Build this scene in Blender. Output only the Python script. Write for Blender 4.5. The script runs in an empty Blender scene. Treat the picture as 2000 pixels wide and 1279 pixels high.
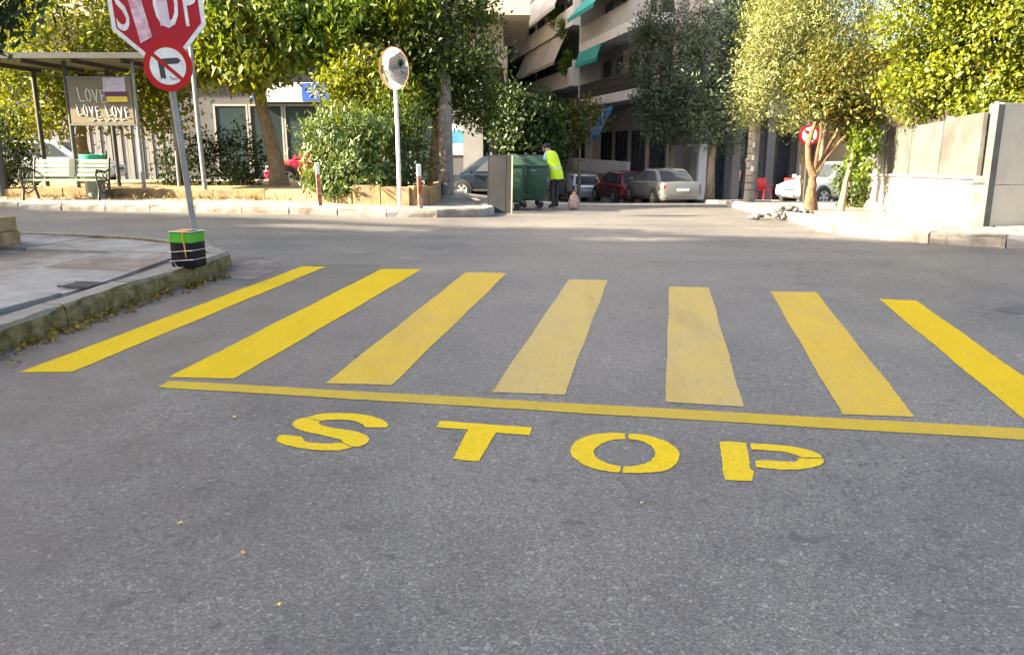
import bpy, bmesh, math, random
import numpy as np
from mathutils import Vector, Matrix

# ---------------------------------------------------------------- camera, sky, sun, exposure
scn = bpy.context.scene
C = scn.collection
R = math.radians
cam_d = bpy.data.cameras.new('camera'); cam = bpy.data.objects.new('camera', cam_d); C.objects.link(cam)
cam.location = (0, 0, 1.5); cam.rotation_euler = (R(90 - 13.07), 0, 0)
cam_d.sensor_width = 36; cam_d.lens = 27.9; cam_d.clip_end = 2000; cam_d.clip_start = .05
scn.camera = cam
SUN_DIR = Vector((.97, .24, 0)).normalized(); SUN_EL = R(27)          # direction the light travels, over the ground
world = bpy.data.worlds.new('World'); scn.world = world; world.use_nodes = True
wn = world.node_tree; bg = wn.nodes['Background']; sky = wn.nodes.new('ShaderNodeTexSky')
sky.sky_type = 'NISHITA'; sky.sun_disc = False; sky.sun_elevation = SUN_EL
sky.sun_rotation = math.atan2(-SUN_DIR.x, -SUN_DIR.y)
sky.air_density = 1.0; sky.dust_density = 5.0; sky.ozone_density = .3
wn.links.new(sky.outputs[0], bg.inputs[0]); bg.inputs[1].default_value = .09
sun_d = bpy.data.lights.new('sun', 'SUN'); sun = bpy.data.objects.new('sun', sun_d); C.objects.link(sun)
sun_d.energy = 4.8; sun_d.angle = R(.55); sun_d.color = (1, .85, .62)
sd = Vector((SUN_DIR.x * math.cos(SUN_EL), SUN_DIR.y * math.cos(SUN_EL), -math.sin(SUN_EL)))
sun.rotation_euler = sd.to_track_quat('-Z', 'Y').to_euler()
scn.cycles.max_bounces = 7; scn.cycles.diffuse_bounces = 3; scn.cycles.glossy_bounces = 3; scn.cycles.transmission_bounces = 3
vs = scn.view_settings; vs.view_transform = 'Standard'; vs.look = 'None'; vs.gamma = 1; vs.exposure = 2.92

# ---------------------------------------------------------------- terrain height
def sm(a, b, x):
    t = min(1, max(0, (x - a) / (b - a))); return t * t * (3 - 2 * t)
def g(X, Y):
    k = .005 + .030 * sm(-6, 3, X)
    z = .02 * min(max(Y, -6), 9)
    d = max(0, min(Y, 42) - 10); e = max(0, min(Y, 42) - 20)
    return z - k * (d * d / (d + 2)) - .03 * sm(-6, 3, X) * (e * e / (e + 2))

# ---------------------------------------------------------------- materials
def newmat(name):
    m = bpy.data.materials.new(name); m.use_nodes = True
    nt = m.node_tree; b = nt.nodes['Principled BSDF']
    return m, nt, b
def N(nt, t, **kw):
    n = nt.nodes.new(t)
    for k, v in kw.items(): setattr(n, k, v)
    return n
def ramp(nt, stops):
    r = N(nt, 'ShaderNodeValToRGB'); e = r.color_ramp.elements
    while len(e) < len(stops): e.new(.5)
    for el, (p, c) in zip(e, stops):
        el.position = p; el.color = (*c, 1) if len(c) == 3 else c
    return r
def mixc(nt, fac, a, b, mode='MIX'):
    m = N(nt, 'ShaderNodeMix', data_type='RGBA', blend_type=mode)
    for i, v in ((0, fac), (6, a), (7, b)):
        if isinstance(v, (int, float)): m.inputs[i].default_value = v
        elif isinstance(v, tuple): m.inputs[i].default_value = (*v, 1)
        else: nt.links.new(v, m.inputs[i])
    return m.outputs[2]
def noise(nt, vec, scale, detail=4, rough=.6):
    n = N(nt, 'ShaderNodeTexNoise'); n.inputs['Scale'].default_value = scale
    n.inputs['Detail'].default_value = detail; n.inputs['Roughness'].default_value = rough
    nt.links.new(vec, n.inputs['Vector']); return n.outputs[0]
def bump(nt, b, h, strength=.3, dist=.02):
    n = N(nt, 'ShaderNodeBump'); n.inputs['Strength'].default_value = strength; n.inputs['Distance'].default_value = dist
    nt.links.new(h, n.inputs['Height']); nt.links.new(n.outputs[0], b.inputs['Normal'])
def mat(name, col, rough=.6, var=.25, scale=3, metal=0, bmp=0, bscale=40, dirt=None, dscale=1.5, spec=.5, coat=0):
    """base colour with two scales of tone variation, optional dirt stain colour and fine relief"""
    m, nt, b = newmat(name)
    tc = N(nt, 'ShaderNodeTexCoord').outputs['Object']
    oi = N(nt, 'ShaderNodeObjectInfo')
    add = N(nt, 'ShaderNodeVectorMath', operation='ADD'); mul = N(nt, 'ShaderNodeVectorMath', operation='SCALE')
    cmb = N(nt, 'ShaderNodeCombineXYZ')
    for i in range(3): nt.links.new(oi.outputs['Random'], cmb.inputs[i])
    nt.links.new(cmb.outputs[0], mul.inputs[0]); mul.inputs['Scale'].default_value = 37
    nt.links.new(tc, add.inputs[0]); nt.links.new(mul.outputs[0], add.inputs[1]); v = add.outputs[0]
    n1 = noise(nt, v, scale, 6, .65)
    lo = tuple(c * (1 - var) for c in col); hi = tuple(min(1, c * (1 + var)) for c in col)
    r = ramp(nt, [(.3, lo), (.7, hi)]); nt.links.new(n1, r.inputs[0]); c = r.outputs[0]
    if dirt:
        n2 = noise(nt, v, dscale, 5, .7); r2 = ramp(nt, [(.48, (0, 0, 0)), (.68, (1, 1, 1))]); nt.links.new(n2, r2.inputs[0])
        c = mixc(nt, r2.outputs[0], c, dirt)
    nt.links.new(c, b.inputs['Base Color'])
    b.inputs['Roughness'].default_value = rough; b.inputs['Metallic'].default_value = metal
    b.inputs['Specular IOR Level'].default_value = spec; b.inputs['Coat Weight'].default_value = coat
    if bmp: bump(nt, b, noise(nt, v, bscale, 5, .7), bmp, .02)
    return m
def leafmat(name, cols, trans=.35, gloss=.03, dim=.48):
    m = bpy.data.materials.new(name); m.use_nodes = True; nt = m.node_tree; nt.nodes.clear()
    at = N(nt, 'ShaderNodeAttribute', attribute_name='rnd')
    r = ramp(nt, [(i / (len(cols) - 1), tuple(q * dim for q in c)) for i, c in enumerate(cols)]); nt.links.new(at.outputs['Fac'], r.inputs[0])
    d = N(nt, 'ShaderNodeBsdfDiffuse'); t = N(nt, 'ShaderNodeBsdfTranslucent'); gl = N(nt, 'ShaderNodeBsdfGlossy')
    gl.inputs['Roughness'].default_value = .45; gl.inputs['Color'].default_value = (.8, .85, .8, 1)
    nt.links.new(r.outputs[0], d.inputs[0])
    tcol = mixc(nt, 1.0, r.outputs[0], (1.35, 1.25, .45), 'MULTIPLY'); nt.links.new(tcol, t.inputs[0])
    m1 = N(nt, 'ShaderNodeMixShader'); m1.inputs[0].default_value = trans
    nt.links.new(d.outputs[0], m1.inputs[1]); nt.links.new(t.outputs[0], m1.inputs[2])
    m2 = N(nt, 'ShaderNodeMixShader'); m2.inputs[0].default_value = gloss
    nt.links.new(m1.outputs[0], m2.inputs[1]); nt.links.new(gl.outputs[0], m2.inputs[2])
    o = N(nt, 'ShaderNodeOutputMaterial'); nt.links.new(m2.outputs[0], o.inputs[0])
    return m

def asphalt():
    m, nt, b = newmat('asphalt')
    tc = N(nt, 'ShaderNodeTexCoord').outputs['Object']
    sep = N(nt, 'ShaderNodeSeparateXYZ'); nt.links.new(tc, sep.inputs[0])
    # aggregate: small stones of differing tone
    vo = N(nt, 'ShaderNodeTexVoronoi'); vo.inputs['Scale'].default_value = 150; nt.links.new(tc, vo.inputs['Vector'])
    sc = N(nt, 'ShaderNodeSeparateColor'); nt.links.new(vo.outputs['Color'], sc.inputs[0])
    r = ramp(nt, [(0, (.066, .062, .056)), (.5, (.119, .112, .101)), (.92, (.153, .144, .130)), (1, (.26, .247, .222))])
    nt.links.new(sc.outputs[0], r.inputs[0]); c = r.outputs[0]
    fine = noise(nt, tc, 55, 6, .8); rf = ramp(nt, [(.3, (.78, .78, .78)), (.72, (1.18, 1.18, 1.18))]); nt.links.new(fine, rf.inputs[0])
    c = mixc(nt, 1, c, rf.outputs[0], 'MULTIPLY')
    big = noise(nt, tc, .55, 5, .6); rb = ramp(nt, [(.28, (.74, .74, .76)), (.5, (1, 1, 1)), (.7, (1.22, 1.2, 1.16))]); nt.links.new(big, rb.inputs[0])
    c = mixc(nt, 1, c, rb.outputs[0], 'MULTIPLY')
    med = noise(nt, tc, 3.2, 6, .7); rm = ramp(nt, [(.32, (.82, .81, .82)), (.6, (1.06, 1.06, 1.06))]); nt.links.new(med, rm.inputs[0])
    c = mixc(nt, 1, c, rm.outputs[0], 'MULTIPLY')
    # tyre-worn streaks that run across the junction
    mp = N(nt, 'ShaderNodeMapping'); mp.inputs['Scale'].default_value = (.12, 1.3, 1); mp.inputs['Rotation'].default_value = (0, 0, R(8)); nt.links.new(tc, mp.inputs[0])
    stn = noise(nt, mp.outputs[0], 1.6, 4, .6); rs = ramp(nt, [(.35, (.84, .84, .86)), (.65, (1.14, 1.14, 1.13))]); nt.links.new(stn, rs.inputs[0])
    my = N(nt, 'ShaderNodeMapRange'); my.inputs[1].default_value = 7.5; my.inputs[2].default_value = 10; nt.links.new(sep.outputs[1], my.inputs[0])
    c = mixc(nt, my.outputs[0], c, mixc(nt, 1, c, rs.outputs[0], 'MULTIPLY'))
    # dark pits and tar spots, pale dust blots
    pit = noise(nt, tc, 9, 3, .5); rp = ramp(nt, [(.29, (1, 1, 1)), (.34, (0, 0, 0))]); nt.links.new(pit, rp.inputs[0])
    fp = N(nt, 'ShaderNodeMath', operation='MULTIPLY'); fp.inputs[1].default_value = .55; nt.links.new(rp.outputs[0], fp.inputs[0])
    c = mixc(nt, fp.outputs[0], c, (.035, .035, .037))
    bl = noise(nt, tc, 4.3, 5, .75); r2 = ramp(nt, [(.68, (0, 0, 0)), (.78, (1, 1, 1))]); nt.links.new(bl, r2.inputs[0])
    f2 = N(nt, 'ShaderNodeMath', operation='MULTIPLY'); f2.inputs[1].default_value = .45; nt.links.new(r2.outputs[0], f2.inputs[0])
    c = mixc(nt, f2.outputs[0], c, (.24, .23, .2))
    # worn places where the binder is gone: many small dark pits, more in some areas than others
    pm = noise(nt, tc, .9, 3, .5); rpm = ramp(nt, [(.42, (0, 0, 0)), (.66, (1, 1, 1))]); nt.links.new(pm, rpm.inputs[0])
    pn = noise(nt, tc, 26, 2, .5); rpn = ramp(nt, [(.35, (1, 1, 1)), (.40, (0, 0, 0))]); nt.links.new(pn, rpn.inputs[0])
    fq = N(nt, 'ShaderNodeMath', operation='MULTIPLY'); nt.links.new(rpm.outputs[0], fq.inputs[0]); nt.links.new(rpn.outputs[0], fq.inputs[1])
    fq2 = N(nt, 'ShaderNodeMath', operation='MULTIPLY'); fq2.inputs[1].default_value = .7; nt.links.new(fq.outputs[0], fq2.inputs[0])
    c = mixc(nt, fq2.outputs[0], c, (.04, .038, .036))
    cn = noise(nt, tc, 33, 1, .4); rcn = ramp(nt, [(.70, (0, 0, 0)), (.74, (1, 1, 1))]); nt.links.new(cn, rcn.inputs[0])
    fc = N(nt, 'ShaderNodeMath', operation='MULTIPLY'); fc.inputs[1].default_value = .6; nt.links.new(rcn.outputs[0], fc.inputs[0])
    c = mixc(nt, fc.outputs[0], c, (.27, .26, .235))
    # oil drips down the middle of the lane
    om = N(nt, 'ShaderNodeMapping'); om.inputs['Scale'].default_value = (1.3, .45, 1); om.inputs['Rotation'].default_value = (0, 0, R(11)); nt.links.new(tc, om.inputs[0])
    on_ = noise(nt, om.outputs[0], 1.1, 6, .7); ron = ramp(nt, [(.56, (0, 0, 0)), (.74, (1, 1, 1))]); nt.links.new(on_, ron.inputs[0])
    fo = N(nt, 'ShaderNodeMath', operation='MULTIPLY'); fo.inputs[1].default_value = .42; nt.links.new(ron.outputs[0], fo.inputs[0])
    c = mixc(nt, fo.outputs[0], c, (.062, .058, .054))
    # brown earth washed against the left kerb
    mx = N(nt, 'ShaderNodeMapRange'); mx.inputs[1].default_value = -.4; mx.inputs[2].default_value = -2.9; nt.links.new(sep.outputs[0], mx.inputs[0])
    mdy = N(nt, 'ShaderNodeMapRange'); mdy.inputs[1].default_value = 9.2; mdy.inputs[2].default_value = 7.6; nt.links.new(sep.outputs[1], mdy.inputs[0])
    dn = noise(nt, tc, 2.4, 7, .75); rd = ramp(nt, [(.33, (.12, .12, .12)), (.58, (1, 1, 1))]); nt.links.new(dn, rd.inputs[0])
    f3 = N(nt, 'ShaderNodeMath', operation='MULTIPLY'); nt.links.new(mx.outputs[0], f3.inputs[0]); nt.links.new(rd.outputs[0], f3.inputs[1])
    f4 = N(nt, 'ShaderNodeMath', operation='MULTIPLY'); nt.links.new(f3.outputs[0], f4.inputs[0]); nt.links.new(mdy.outputs[0], f4.inputs[1])
    f5 = N(nt, 'ShaderNodeMath', operation='MULTIPLY'); f5.inputs[1].default_value = .7; nt.links.new(f4.outputs[0], f5.inputs[0])
    c = mixc(nt, f5.outputs[0], c, (.085, .062, .045))
    # cracks
    wv = N(nt, 'ShaderNodeTexVoronoi', feature='DISTANCE_TO_EDGE'); wv.inputs['Scale'].default_value = .42
    wo = N(nt, 'ShaderNodeVectorMath', operation='ADD'); nz = N(nt, 'ShaderNodeTexNoise'); nz.inputs['Scale'].default_value = 1.2; nz.inputs['Detail'].default_value = 6
    nt.links.new(tc, nz.inputs[0]); nt.links.new(tc, wo.inputs[0]); nt.links.new(nz.outputs['Color'], wo.inputs[1]); nt.links.new(wo.outputs[0], wv.inputs['Vector'])
    rc = ramp(nt, [(.002, (1, 1, 1)), (.006, (0, 0, 0))]); nt.links.new(wv.outputs['Distance'], rc.inputs[0])
    f6 = N(nt, 'ShaderNodeMath', operation='MULTIPLY'); nt.links.new(rc.outputs[0], f6.inputs[0]); nt.links.new(my.outputs[0], f6.inputs[1])
    f7 = N(nt, 'ShaderNodeMath', operation='MULTIPLY'); f7.inputs[1].default_value = .5; nt.links.new(f6.outputs[0], f7.inputs[0])
    c = mixc(nt, f7.outputs[0], c, (.04, .04, .042))
    nt.links.new(c, b.inputs['Base Color'])
    rr = ramp(nt, [(.3, (.48, .48, .48)), (.7, (.68, .68, .68))]); nt.links.new(med, rr.inputs[0]); nt.links.new(rr.outputs[0], b.inputs['Roughness'])
    b.inputs['Specular IOR Level'].default_value = .38
    bump(nt, b, mixc(nt, .5, vo.outputs['Distance'], fine), .55, .006)
    return m
def paint(name, col, dust, amount, thin=.12):
    """road paint rolled over coarse asphalt: grain shows through, dust film of its own shape"""
    m, nt, b = newmat(name)
    tc = N(nt, 'ShaderNodeTexCoord').outputs['Object']
    n1 = noise(nt, tc, 2.2, 6, .65); r1 = ramp(nt, [(.25, (0, 0, 0)), (.75, (1, 1, 1))]); nt.links.new(n1, r1.inputs[0])
    f = N(nt, 'ShaderNodeMath', operation='MULTIPLY_ADD'); f.inputs[1].default_value = .7; f.inputs[2].default_value = amount - .35; f.use_clamp = True
    nt.links.new(r1.outputs[0], f.inputs[0])
    c = mixc(nt, f.outputs[0], col, dust)
    n3 = noise(nt, tc, 60, 5, .8); r3 = ramp(nt, [(.3, (.74, .73, .70)), (.7, (1.14, 1.14, 1.14))]); nt.links.new(n3, r3.inputs[0])
    c = mixc(nt, 1, c, r3.outputs[0], 'MULTIPLY')
    vo = N(nt, 'ShaderNodeTexVoronoi'); vo.inputs['Scale'].default_value = 95; nt.links.new(tc, vo.inputs['Vector'])
    n4 = noise(nt, tc, 24, 6, .85); r4 = ramp(nt, [(.24 + thin, (1, 1, 1)), (.30 + thin, (0, 0, 0))]); nt.links.new(n4, r4.inputs[0])
    f8 = N(nt, 'ShaderNodeMath', operation='MULTIPLY'); f8.inputs[1].default_value = .72; nt.links.new(r4.outputs[0], f8.inputs[0])
    c = mixc(nt, f8.outputs[0], c, (.12, .11, .09))
    tm = N(nt, 'ShaderNodeMapping'); tm.inputs['Scale'].default_value = (2.2, .35, 1); tm.inputs['Rotation'].default_value = (0, 0, R(11)); nt.links.new(tc, tm.inputs[0])
    tn = noise(nt, tm.outputs[0], 2.0, 7, .75); rt = ramp(nt, [(.50, (0, 0, 0)), (.72, (1, 1, 1))]); nt.links.new(tn, rt.inputs[0])
    ft = N(nt, 'ShaderNodeMath', operation='MULTIPLY'); ft.inputs[1].default_value = min(.6, amount * .75); nt.links.new(rt.outputs[0], ft.inputs[0])
    c = mixc(nt, ft.outputs[0], c, tuple(q * .62 for q in dust))
    nt.links.new(c, b.inputs['Base Color']); b.inputs['Roughness'].default_value = .68
    b.inputs['Specular IOR Level'].default_value = .12
    bump(nt, b, mixc(nt, .5, vo.outputs['Distance'], n3), .4, .005)
    return m

M = {}
M['asphalt'] = asphalt()
M['paint1'] = paint('road_paint_fresh', (.49, .345, .002), (.42, .295, .01), .2, .07)
M['paint2'] = paint('road_paint_dusty', (.46, .315, .02), (.38, .28, .08), .42, .09)
M['paint3'] = paint('road_paint_worn', (.44, .31, .04), (.36, .28, .12), .78, .10)
M['paint4'] = paint('road_paint_letters', (.53, .38, .006), (.50, .36, .04), .2, .05)
M['paint5'] = paint('road_paint_line', (.42, .295, .015), (.31, .24, .06), .42, .1)
M['paint6'] = paint('road_paint_faint', (.16, .14, .08), (.12, .115, .1), .7, .2)
M['earth'] = mat('earth', (.20, .15, .095), .95, .4, 4, bmp=.6, bscale=20, dirt=(.3, .24, .12), dscale=2)
M['concrete'] = mat('concrete', (.25, .245, .235), .85, .2, 3, bmp=.3, bscale=50, dirt=(.14, .12, .095), dscale=1.2)
M['slab'] = mat('slab', (.225, .218, .205), .85, .22, 3, bmp=.3, bscale=60, dirt=(.135, .115, .09), dscale=1.1, spec=.25)
M['slab_b'] = mat('slab_brown', (.13, .108, .085), .9, .22, 2.2, bmp=.35, bscale=50, dirt=(.24, .23, .21), dscale=1.1)
M['kerb'] = mat('kerb_mossy', (.235, .185, .105), .95, .5, 12, bmp=1.0, bscale=30, dirt=(.075, .055, .018), dscale=6)
def mossy_kerb():
    m, nt, b = newmat('kerb_mossy')
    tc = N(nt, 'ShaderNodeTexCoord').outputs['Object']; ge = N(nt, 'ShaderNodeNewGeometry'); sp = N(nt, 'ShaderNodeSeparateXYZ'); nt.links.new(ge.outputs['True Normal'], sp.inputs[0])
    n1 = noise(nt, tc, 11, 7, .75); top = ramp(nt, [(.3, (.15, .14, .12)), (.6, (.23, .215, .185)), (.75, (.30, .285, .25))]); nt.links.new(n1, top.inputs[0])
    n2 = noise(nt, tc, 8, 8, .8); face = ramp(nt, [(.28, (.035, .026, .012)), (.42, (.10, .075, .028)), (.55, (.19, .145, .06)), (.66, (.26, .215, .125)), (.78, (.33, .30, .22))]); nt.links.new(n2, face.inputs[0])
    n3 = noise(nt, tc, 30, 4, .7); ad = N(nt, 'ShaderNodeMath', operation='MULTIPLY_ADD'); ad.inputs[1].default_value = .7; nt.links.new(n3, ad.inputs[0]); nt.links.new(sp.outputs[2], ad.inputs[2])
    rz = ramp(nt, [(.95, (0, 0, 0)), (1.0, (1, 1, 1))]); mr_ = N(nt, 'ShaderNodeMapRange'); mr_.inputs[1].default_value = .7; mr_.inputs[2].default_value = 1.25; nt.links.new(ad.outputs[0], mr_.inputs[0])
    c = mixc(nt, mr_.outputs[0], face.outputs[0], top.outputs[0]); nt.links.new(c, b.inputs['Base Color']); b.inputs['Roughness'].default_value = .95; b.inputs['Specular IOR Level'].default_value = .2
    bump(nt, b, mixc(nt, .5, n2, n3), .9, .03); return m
M['kerb'] = mossy_kerb()
M['kerbtop'] = mat('kerb_pale', (.23, .21, .18), .9, .35, 5, bmp=.6, bscale=35, dirt=(.12, .095, .065), dscale=3)
M['stone'] = mat('sandstone', (.27, .17, .08), .9, .35, 7, bmp=.7, bscale=25, dirt=(.14, .10, .06), dscale=4)
M['rubble'] = mat('rubble', (.075, .08, .088), .9, .4, 8, bmp=.6, bscale=25)
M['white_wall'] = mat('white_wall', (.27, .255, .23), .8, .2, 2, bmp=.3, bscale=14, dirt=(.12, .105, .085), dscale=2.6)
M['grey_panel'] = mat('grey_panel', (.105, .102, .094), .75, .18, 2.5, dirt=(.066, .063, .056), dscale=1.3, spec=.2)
M['beige_panel'] = mat('beige_panel', (.42, .38, .30), .7, .08, 1.2, dirt=(.34, .305, .23), dscale=1.0)
M['galv'] = mat('galvanised', (.22, .225, .225), .5, .2, 6, metal=.5, dirt=(.22, .21, .19), dscale=5)
M['iron'] = mat('black_iron', (.022, .022, .022), .5, .3, 8, dirt=(.06, .045, .035), dscale=9)
M['darkmetal'] = mat('dark_metal', (.045, .048, .045), .55, .25, 5)
M['sign_red'] = mat('sign_red', (.33, .008, .018), .55, .14, 6, dirt=(.27, .012, .03), dscale=6, spec=.2)
M['sign_red2'] = mat('sign_red_bright', (.36, .008, .008), .55, .1, 6, spec=.2)
M['sign_white'] = mat('sign_white', (.60, .62, .60), .45, .1, 9, dirt=(.5, .44, .44), dscale=8)
M['rim_rust'] = mat('mirror_rim', (.20, .075, .035), .7, .25, 9)
M['sticker'] = mat('sticker', (.55, .38, .42), .6, .3, 14, dirt=(.4, .1, .16), dscale=9)
M['black'] = mat('black_paint', (.012, .012, .013), .45, .2, 5)
M['tin_black'] = mat('tin_black', (.007, .007, .010), .5, .5, 7, dirt=(.022, .018, .018), dscale=6, spec=.15)
M['tin_green'] = mat('tin_green', (.05, .30, .008), .5, .12, 6)
M['tin_side'] = mat('tin_side', (.03, .038, .055), .5, .5, 9, dirt=(.13, .14, .15), dscale=7, spec=.2)
M['wire'] = mat('wire', (.5, .5, .5), .4, .1, 5, metal=.6)
M['orange'] = mat('orange_drip', (.55, .25, .03), .5, .3, 12)
M['slat'] = mat('bench_slat', (.23, .29, .18), .6, .12, 6, dirt=(.16, .21, .13), dscale=6)
M['slat_dark'] = mat('bench_band', (.006, .018, .013), .5, .2, 5)
M['green_lid'] = mat('bin_lid_green', (.02, .30, .15), .45, .1, 4)
M['bin_grey'] = mat('bin_body', (.30, .33, .28), .6, .15, 5, dirt=(.2, .22, .16), dscale=5)
M['dumpster'] = mat('dumpster_green', (.014, .06, .032), .55, .25, 4, dirt=(.026, .07, .042), dscale=3)
M['board'] = mat('board_dark', (.018, .019, .021), .8, .25, 3, dirt=(.026, .026, .027), dscale=2, spec=.2)
M['wood'] = mat('raw_wood', (.36, .29, .19), .8, .2, 8)
M['bark'] = mat('bark', (.20, .15, .10), .95, .35, 7, bmp=.9, bscale=14, dirt=(.10, .08, .055), dscale=5)
M['bark_pale'] = mat('bark_pale', (.22, .165, .10), .92, .3, 6, bmp=.8, bscale=18, dirt=(.12, .09, .055), dscale=5)
M['bark_red'] = mat('bark_red', (.15, .085, .045), .92, .45, 9, bmp=1.0, bscale=18, dirt=(.06, .038, .022), dscale=7)
M['pole_conc'] = mat('utility_pole', (.24, .22, .19), .9, .25, 5, bmp=.4, bscale=20, dirt=(.13, .115, .1), dscale=3)
M['white_paint'] = mat('white_paint', (.66, .65, .60), .7, .12, 9)
M['rust_red'] = mat('stake_red', (.25, .06, .025), .7, .25, 9, dirt=(.5, .4, .34), dscale=8)
M['cream'] = mat('cream_render', (.42, .36, .27), .85, .08, 1.2)
M['taupe'] = mat('taupe_render', (.45, .455, .46), .85, .08, 1.2)
M['pink'] = mat('pink_render', (.44, .40, .385), .85, .08, 1.2)
M['offwhite'] = mat('off_white_render', (.57, .58, .585), .8, .1, 1.4)
M['balcony'] = mat('balcony_white', (.74, .73, .71), .8, .08, 1.4)
M['arcade'] = mat('arcade_render', (.20, .195, .19), .85, .12, 1.2)
M['greywall'] = mat('grey_render', (.075, .075, .078), .85, .12, 1.2)
M['brownwall'] = mat('brown_render', (.13, .10, .06), .85, .15, 1.2)
M['glass'] = mat('window_glass', (.05, .058, .065), .08, .4, .8, spec=.5)
M['shopglass'] = mat('shop_glass', (.025, .04, .045), .12, .3, .6, spec=.8)
M['frame'] = mat('window_frame', (.25, .24, .22), .6, .1, 3)
M['darkframe'] = mat('dark_frame', (.06, .05, .045), .6, .2, 3)
M['teal'] = mat('awning_teal', (.02, .34, .31), .8, .12, 3)
M['awn_grey'] = mat('awning_beige', (.48, .44, .39), .85, .1, 3)
M['awn_pale'] = mat('awning_pale', (.62, .62, .63), .85, .1, 3)
M['blue'] = mat('sign_blue', (.015, .07, .36), .5, .15, 3)
M['navy'] = mat('sign_navy', (.012, .02, .10), .5, .2, 3)
M['skyblue'] = mat('poster_blue', (.04, .20, .46), .6, .2, 3)
M['poster_y'] = mat('poster_yellow', (.62, .46, .05), .7, .1, 6)
M['poster_w'] = mat('poster_lilac', (.5, .42, .46), .7, .2, 9)
M['maroon'] = mat('poster_maroon', (.10, .03, .06), .7, .2, 6)
M['graf_board'] = mat('graffiti_board', (.20, .165, .10), .8, .2, 6, dirt=(.14, .11, .065), dscale=6)
M['tyre'] = mat('tyre', (.018, .018, .019), .85, .2, 5)
M['rim'] = mat('wheel_rim', (.42, .42, .43), .4, .15, 6, metal=.6)
M['tail'] = mat('tail_light', (.30, .012, .015), .25, .15, 5)
M['lamp'] = mat('head_light', (.62, .64, .65), .15, .1, 5)
M['plastic'] = mat('black_plastic', (.03, .03, .031), .55, .2, 5)
M['plate'] = mat('number_plate', (.6, .6, .57), .5, .1, 5)
M['vest'] = mat('hi_vis', (.50, .72, .015), .7, .08, 9, bmp=.3, bscale=14)
M['reflect'] = mat('reflective_tape', (.55, .56, .40), .5, .1, 8)
M['red_plastic'] = mat('red_plastic', (.42, .015, .02), .5, .15, 5)
M['bag'] = mat('plastic_bag', (.38, .28, .27), .55, .35, 14, dirt=(.5, .25, .08), dscale=9, bmp=.5, bscale=14)
M['blackbag'] = mat('black_bag', (.02, .02, .02), .4, .3, 8)
M['dry'] = mat('dry_soil', (.36, .27, .13), .95, .3, 5, bmp=.7, bscale=22, dirt=(.24, .16, .07), dscale=2.5)
m_, nt_, b_ = newmat('mirror_glass'); b_.inputs['Metallic'].default_value = 1; b_.inputs['Roughness'].default_value = .04; b_.inputs['Base Color'].default_value = (.86, .87, .88, 1); M['mirror'] = m_
def carpaint(name, col): return mat(name, col, .32, .08, 2, metal=.25, coat=.5)
M['car_grey'] = carpaint('car_paint_blue_grey', (.010, .017, .028))
M['car_white'] = carpaint('car_paint_white', (.40, .43, .46))
M['car_red'] = carpaint('car_paint_red', (.14, .006, .010))
M['car_silver'] = carpaint('car_paint_silver', (.15, .155, .15))
M['car_cream'] = carpaint('car_paint_cream', (.66, .63, .55))
M['car_pink'] = carpaint('car_paint_crimson', (.50, .012, .06))
M['lf_green'] = leafmat('leaf_broad', [(.045, .09, .010), (.085, .15, .013), (.15, .215, .018), (.26, .28, .025)], .45, dim=.92)
M['lf_yellow'] = leafmat('leaf_yellowing_and_sunlit', [(.07, .13, .008), (.16, .22, .010), (.27, .30, .014), (.38, .35, .02)], .42, dim=.64)  # yellow leaves; also carries sunlight painted into the slanting tree's lower clumps
M['lf_dark'] = leafmat('leaf_dark', [(.018, .035, .010), (.035, .06, .014), (.06, .085, .018)], .3, dim=.85)
M['lf_deep'] = leafmat('leaf_deep', [(.022, .045, .012), (.045, .08, .016), (.09, .135, .018), (.17, .185, .022)], .38, dim=.8)
M['lf_olive'] = leafmat('leaf_olive', [(.12, .16, .055), (.21, .24, .085), (.34, .35, .11), (.44, .43, .14)], .3, dim=.68)
M['lf_pine'] = leafmat('leaf_blue_green', [(.045, .07, .045), (.075, .105, .065), (.11, .14, .08)], .2, dim=1.0)
M['lf_rust'] = leafmat('leaf_rust', [(.06, .085, .014), (.11, .13, .02), (.18, .18, .025), (.34, .19, .035)], .35, dim=.62)
M['lf_oleander'] = leafmat('leaf_oleander', [(.05, .10, .02), (.10, .17, .035), (.19, .26, .06), (.28, .33, .10)], .3, .05, dim=.66)
M['lf_litter'] = leafmat('leaf_litter', [(.16, .09, .025), (.30, .20, .03), (.45, .33, .04), (.10, .06, .03)], .1)

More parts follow.
